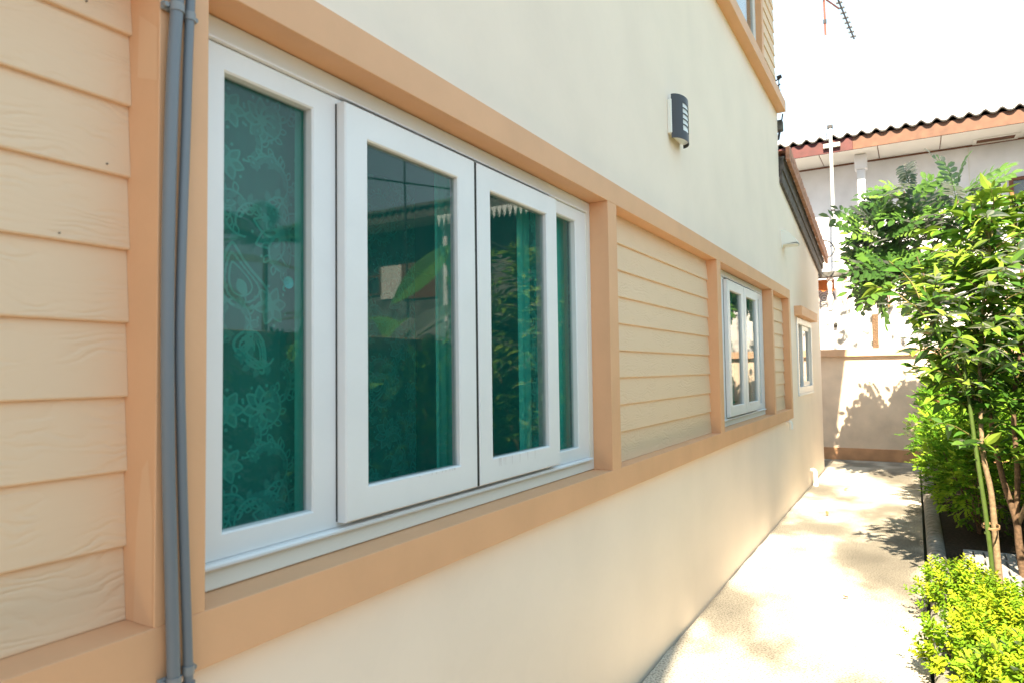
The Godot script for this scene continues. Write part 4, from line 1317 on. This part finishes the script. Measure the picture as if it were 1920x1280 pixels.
	for i in 13:
		var a := TAU * i / 13.0
		var pm := M.new()
		for k in 26:
			var t := 0.12 + 0.88 * k / 25.0
			var c := Vector3(0, -0.5 * t * t, t)
			for s in [-1.0, 1.0]:
				add_leaf(pm, aim(c, Vector3(s, -0.25, 0.6), Vector3.UP, 0.32 * sin(PI * clampf(t, 0.15, 0.93))), 0.06, 0.3, 0.1, 3)
		pm.tube(PackedVector3Array([Vector3.ZERO, Vector3(0, -0.125, 0.5), Vector3(0, -0.5, 1)]), PackedFloat32Array([0.014, 0.01, 0.005]), 4, false)
		var fr := put("frond", pm, mats["frond_b"], pt)
		fr.transform = aim(Vector3(0, 4.3, 0), Vector3(cos(a), 0.55 + 0.5 * (i % 3) * 0.5, sin(a)), Vector3.UP, 1.4)

func build_main_tree() -> void:
	rng.seed = 1234
	var base := Vector3(1.72, 0.04, -5.45)
	var t := thing("young_tree", "young multi-stemmed tree with long glossy leaves beside the kerb", "tree", base)
	var stems := [
		[[Vector3(1.66, 0.03, -5.33), Vector3(1.643, 0.4, -5.3), Vector3(1.625, 0.75, -5.25), Vector3(1.585, 1.07, -5.2), Vector3(1.60, 1.7, -5.2), Vector3(1.68, 2.35, -5.25)], 0.022, "bark_tan"],
		[[Vector3(1.83, 0.03, -5.75), Vector3(1.80, 0.35, -5.7), Vector3(1.785, 0.52, -5.66), Vector3(1.72, 0.80, -5.62), Vector3(1.67, 1.15, -5.6), Vector3(1.62, 1.75, -5.65), Vector3(1.55, 2.3, -5.7)], 0.026, "bark_brown"],
		[[Vector3(1.785, 0.52, -5.66), Vector3(1.80, 0.85, -5.6), Vector3(1.79, 1.3, -5.55), Vector3(1.86, 1.9, -5.5), Vector3(1.84, 2.6, -5.55)], 0.02, "bark_brown"],
		[[Vector3(1.80, 0.5, -5.67), Vector3(1.87, 0.8, -5.5), Vector3(1.95, 1.3, -5.4), Vector3(2.05, 2.0, -5.3), Vector3(2.1, 2.5, -5.3)], 0.016, "bark_tan"],
		[[Vector3(2.02, 0.03, -5.4), Vector3(2.05, 0.7, -5.35), Vector3(2.15, 1.4, -5.25), Vector3(2.25, 2.2, -5.2)], 0.02, "bark_tan"],
		[[Vector3(1.60, 1.25, -5.2), Vector3(1.46, 1.55, -5.15), Vector3(1.32, 1.85, -5.1)], 0.009, "bark_tan"],
		[[Vector3(1.66, 1.2, -5.6), Vector3(1.50, 1.6, -5.7), Vector3(1.36, 2.05, -5.75), Vector3(1.28, 2.35, -5.8)], 0.010, "bark_brown"],
	]
	var anchors := []
	for s in stems:
		var sp := smooth(s[0], 5)
		put("stem", tb(sp, taper(s[1], s[1] * 0.35, sp.size()), 9), mats[s[2]], t)
		for q in sp:
			if q.y > 0.85: anchors.append(q)
	var tw := M.new()
	var leaves := []
	var tips := []
	var tries := 0
	while tips.size() < 320 and tries < 16000:
		tries += 1
		var d := rdir()
		var rr := pow(rng.randf(), 0.45)
		var p := Vector3(1.85, 1.86, -5.4) + d * Vector3(0.72, 0.92, 0.72) * rr
		# crown leans over the path on top, is cut back low down on the left
		if p.x < 1.22 and (p.y > 2.35 or p.y < 1.35): continue
		if p.y < 1.25 and p.x < 1.42: continue
		if p.y > 2.42 and p.x < 1.5: continue
		var ok := true
		for o in tips:
			if o.distance_to(p) < 0.07: ok = false; break
		if ok: tips.append(p)
	# hand-placed sprays that make the left outline
	for q in [Vector3(1.02, 2.08, -5.1), Vector3(1.08, 1.92, -5.0), Vector3(1.10, 2.28, -5.3), Vector3(1.2, 1.62, -5.0), Vector3(1.24, 1.48, -5.05), Vector3(1.28, 1.36, -5.1), Vector3(1.36, 1.2, -5.0), Vector3(1.45, 1.05, -5.0), Vector3(1.3, 2.45, -5.3), Vector3(1.45, 2.55, -5.2)]:
		tips.append(q)
	for p in tips:
		var best: Vector3 = anchors[0]
		var bs := 1e9
		for a in anchors:
			var drop: float = p.y - a.y
			var dd: float = a.distance_to(p) + (0.5 if drop < 0.05 else 0.0)
			if dd < bs: bs = dd; best = a
		var dirv: Vector3 = (p - best).normalized()
		var ctrl: Vector3 = best.lerp(p, 0.5) + Vector3(0, 0.05, 0) + rdir() * 0.03
		var pts := smooth([best, ctrl, p], 4)
		tw.tube(PackedVector3Array(pts), PackedFloat32Array(taper(0.0055, 0.002, pts.size())), 5, false)
		var cnt := rng.randi_range(9, 14)
		var tot: float = best.distance_to(p)
		var young := rng.randf() < 0.25 + 0.35 * clampf((p.y - 1.6) / 1.0, 0, 1)
		for k in cnt:
			var f := 1.0 - (float(k) / cnt) * clampf(0.30 / maxf(tot, 0.1), 0.2, 0.9)
			var i0 := int(f * (pts.size() - 1))
			var q: Vector3 = pts[mini(i0, pts.size() - 2)].lerp(pts[mini(i0 + 1, pts.size() - 1)], f * (pts.size() - 1) - i0)
			var az: float = k * 2.4 + p.x * 40.0
			var side := Vector3(cos(az), 0.1, sin(az))
			var dr := (dirv * 0.55 + side * 0.95 + Vector3(0, 0.25 if k < 3 else -0.3, 0) + rdir() * 0.3).normalized()
			var sz := rng.randf_range(0.085, 0.15) * (0.7 if k < 2 else 1.0)
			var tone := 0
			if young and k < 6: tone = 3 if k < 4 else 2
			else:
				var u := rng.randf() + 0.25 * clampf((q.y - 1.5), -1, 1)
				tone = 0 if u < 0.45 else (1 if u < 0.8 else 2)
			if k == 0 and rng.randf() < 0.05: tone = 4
			leaves.append([aim(q, dr, Vector3.UP + side * 0.5 + rdir() * 0.7, sz), tone, rng.randi() % 4])
	tag(put("twig", tw, mats["twig_green"], t), "", "", "", "stuff")
	leaves.sort_custom(func(a, b): return in_view(a[0].origin) < in_view(b[0].origin))
	var names := ["leaf_a", "leaf_b", "leaf_c", "leaf_d", "leaf_flush"]
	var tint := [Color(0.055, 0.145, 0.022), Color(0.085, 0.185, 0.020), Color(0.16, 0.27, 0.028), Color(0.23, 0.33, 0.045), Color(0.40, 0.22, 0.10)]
	var rest := [[], [], [], []]
	var restc := [[], [], [], []]
	for i in leaves.size():
		var l: Array = leaves[i]
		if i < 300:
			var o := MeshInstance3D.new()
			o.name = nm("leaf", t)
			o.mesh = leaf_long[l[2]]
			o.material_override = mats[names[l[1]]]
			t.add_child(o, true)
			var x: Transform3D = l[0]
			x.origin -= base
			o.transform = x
		else:
			rest[l[2]].append(l[0])
			var c: Color = tint[l[1]]
			var k := rng.randf_range(0.85, 1.2)
			restc[l[2]].append(Color(c.r * k, c.g * k, c.b * k))
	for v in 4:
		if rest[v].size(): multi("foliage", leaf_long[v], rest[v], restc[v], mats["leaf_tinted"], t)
	# green support cane tied to the stem
	var cane := thing("support_cane", "green bamboo cane tied to the tan tree stem", "cane", Vector3(1.62, 0.03, -5.2))
	put("cane", tb([Vector3(1.622, 0.02, -5.2), Vector3(1.60, 0.42, -5.16), Vector3(1.582, 0.66, -5.13), Vector3(1.54, 1.1, -5.11), Vector3(1.50, 1.62, -5.1)], [0.0135, 0.013, 0.0125, 0.012, 0.010], 10), mats["cane_green"], cane)
	for f in [0.25, 0.52, 0.80, 1.1]:
		var c := Vector3(1.622 - 0.06 * f - 0.015 * f * f, f, -5.2 + 0.085 * f)
		put("node", tb([c - Vector3(0, 0.006, 0), c, c + Vector3(0, 0.006, 0)], [0.0135, 0.0152, 0.0135], 10), mats["cane_green"], cane)
	var tie := thing("tie", "brown tie binding cane and stem together", "tie", Vector3(1.6, 0.55, -5.2))
	var ring := []
	for i in 25:
		var a := TAU * i / 12.0
		ring.append(Vector3(1.612 + cos(a) * 0.045, 0.545 + 0.0006 * i, -5.21 + sin(a) * 0.085))
	put("cord", tb(ring, taper(0.004, 0.004, 25), 5), mats["tie_brown"], tie)

func build_pinnate_tree() -> void:
	rng.seed = 99
	var base := Vector3(1.75, 0.04, -10.1)
	var t := thing("feathery_tree", "dark green tree with feathery compound leaves arching before the neighbouring house", "tree", base)
	var tr := smooth([base, Vector3(1.68, 1.0, -10.0), Vector3(1.5, 2.0, -9.95), Vector3(1.35, 2.9, -9.9)], 6)
	put("trunk", tb(tr, taper(0.05, 0.022, tr.size()), 10), mats["bark_brown"], t)
	var limbs := [[Vector3(1.38, 2.7, -9.9), Vector3(1.0, 3.1, -9.8), Vector3(0.72, 3.2, -9.7)], [Vector3(1.42, 2.4, -9.92), Vector3(1.0, 2.65, -9.8), Vector3(0.72, 2.7, -9.7)], [Vector3(1.35, 2.9, -9.9), Vector3(1.3, 3.4, -9.9), Vector3(1.2, 3.75, -9.85)], [Vector3(1.36, 2.8, -9.9), Vector3(1.65, 3.3, -10), Vector3(1.8, 3.65, -10.05)], [Vector3(1.45, 2.2, -9.93), Vector3(1.9, 2.7, -10.1), Vector3(2.2, 3.1, -10.2)], [Vector3(1.4, 2.5, -9.9), Vector3(1.2, 2.6, -9.4), Vector3(0.95, 2.65, -9.2)]]
	var ends := []
	for l in limbs:
		var sp := smooth(l, 5)
		put("branch", tb(sp, taper(0.016, 0.006, sp.size()), 7), mats["bark_brown"], t)
		for i in range(4, sp.size()): ends.append(sp[i])
	for i in 300:
		var e: Vector3 = ends[rng.randi() % ends.size()]
		var d := rdir()
		d.y = d.y * 0.6 + 0.2
		var p := e + d * rng.randf_range(0.0, 0.2)
		var dir := (d + Vector3(-0.1, 0.15, 0.1) + rdir() * 0.4).normalized()
		var lim := 0.66 if p.y > 3.3 or p.y < 2.75 else 0.52
		if p.x + dir.x * 0.42 < lim:
			p.x += lim - (p.x + dir.x * 0.42)
		var o := MeshInstance3D.new()
		o.name = nm("frond", t)
		o.mesh = frond_mesh[rng.randi() % 3]
		var u := rng.randf()
		o.material_override = mats["frond_a" if u < 0.5 else ("frond_b" if u < 0.85 else "frond_c")]
		t.add_child(o, true)
		o.transform = aim(p - base, dir, Vector3.UP + rdir() * 0.6 + Vector3(0, 0, 0.5), rng.randf_range(0.34, 0.50))

# ---------------------------------------------------------------- small things
func build_small() -> void:
	# slatted drain cover lying in the bed
	var g := thing("drain_cover", "grey slotted concrete cover lying in the bed between shrubs and trunks", "drain cover", Vector3(1.85, 0.1, -5.9))
	for r in 4:
		for i in 13:
			var x0 := 1.47 + 0.066 * i + 0.012 * r
			put("slat", bx(Vector3(x0 + 0.006, 0.09, -5.46 - 0.225 * r), Vector3(x0 + 0.06, 0.142, -5.46 - 0.225 * (r + 1) + 0.035), 0.004), mats["grate_concrete"], g)
		put("rail", bx(Vector3(1.476 + 0.012 * r, 0.088, -5.46 - 0.225 * (r + 1) - 0.0005), Vector3(2.33 + 0.012 * r, 0.1405, -5.46 - 0.225 * (r + 1) + 0.0345), 0.003), mats["grate_concrete"], g)
	put("rail", bx(Vector3(1.47, 0.088, -5.459), Vector3(2.33, 0.1405, -5.425), 0.003), mats["grate_concrete"], g)
	put("backing", bx(Vector3(1.5, 0.05, -5.44), Vector3(2.33, 0.088, -6.33), 0.0), mats["soil"], g)
	# dry leaves on the concrete
	rng.seed = 31
	var spots := [[0.80, -5.15, "curled brown dry leaf in the middle of the path"], [1.13, -3.62, "reddish dry leaf beside the kerb at the bottom edge"], [0.42, -9.6, "tiny dry leaf near the far end of the path"], [0.40, -7.9, "small dark dry leaf on the path beside the wall"]]
	for s in spots:
		var m := M.new()
		add_leaf(m, aim(Vector3(s[0], 0.008, s[1]), Vector3(rng.randf() - 0.5, 0.1, rng.randf() - 0.5), Vector3.UP, 0.055), 0.3, -0.2, 0.6, 4, 1.0)
		tag(put("dry_leaf", m, mats["dry_leaf"]), s[2], "leaf", "dry leaves on the path")
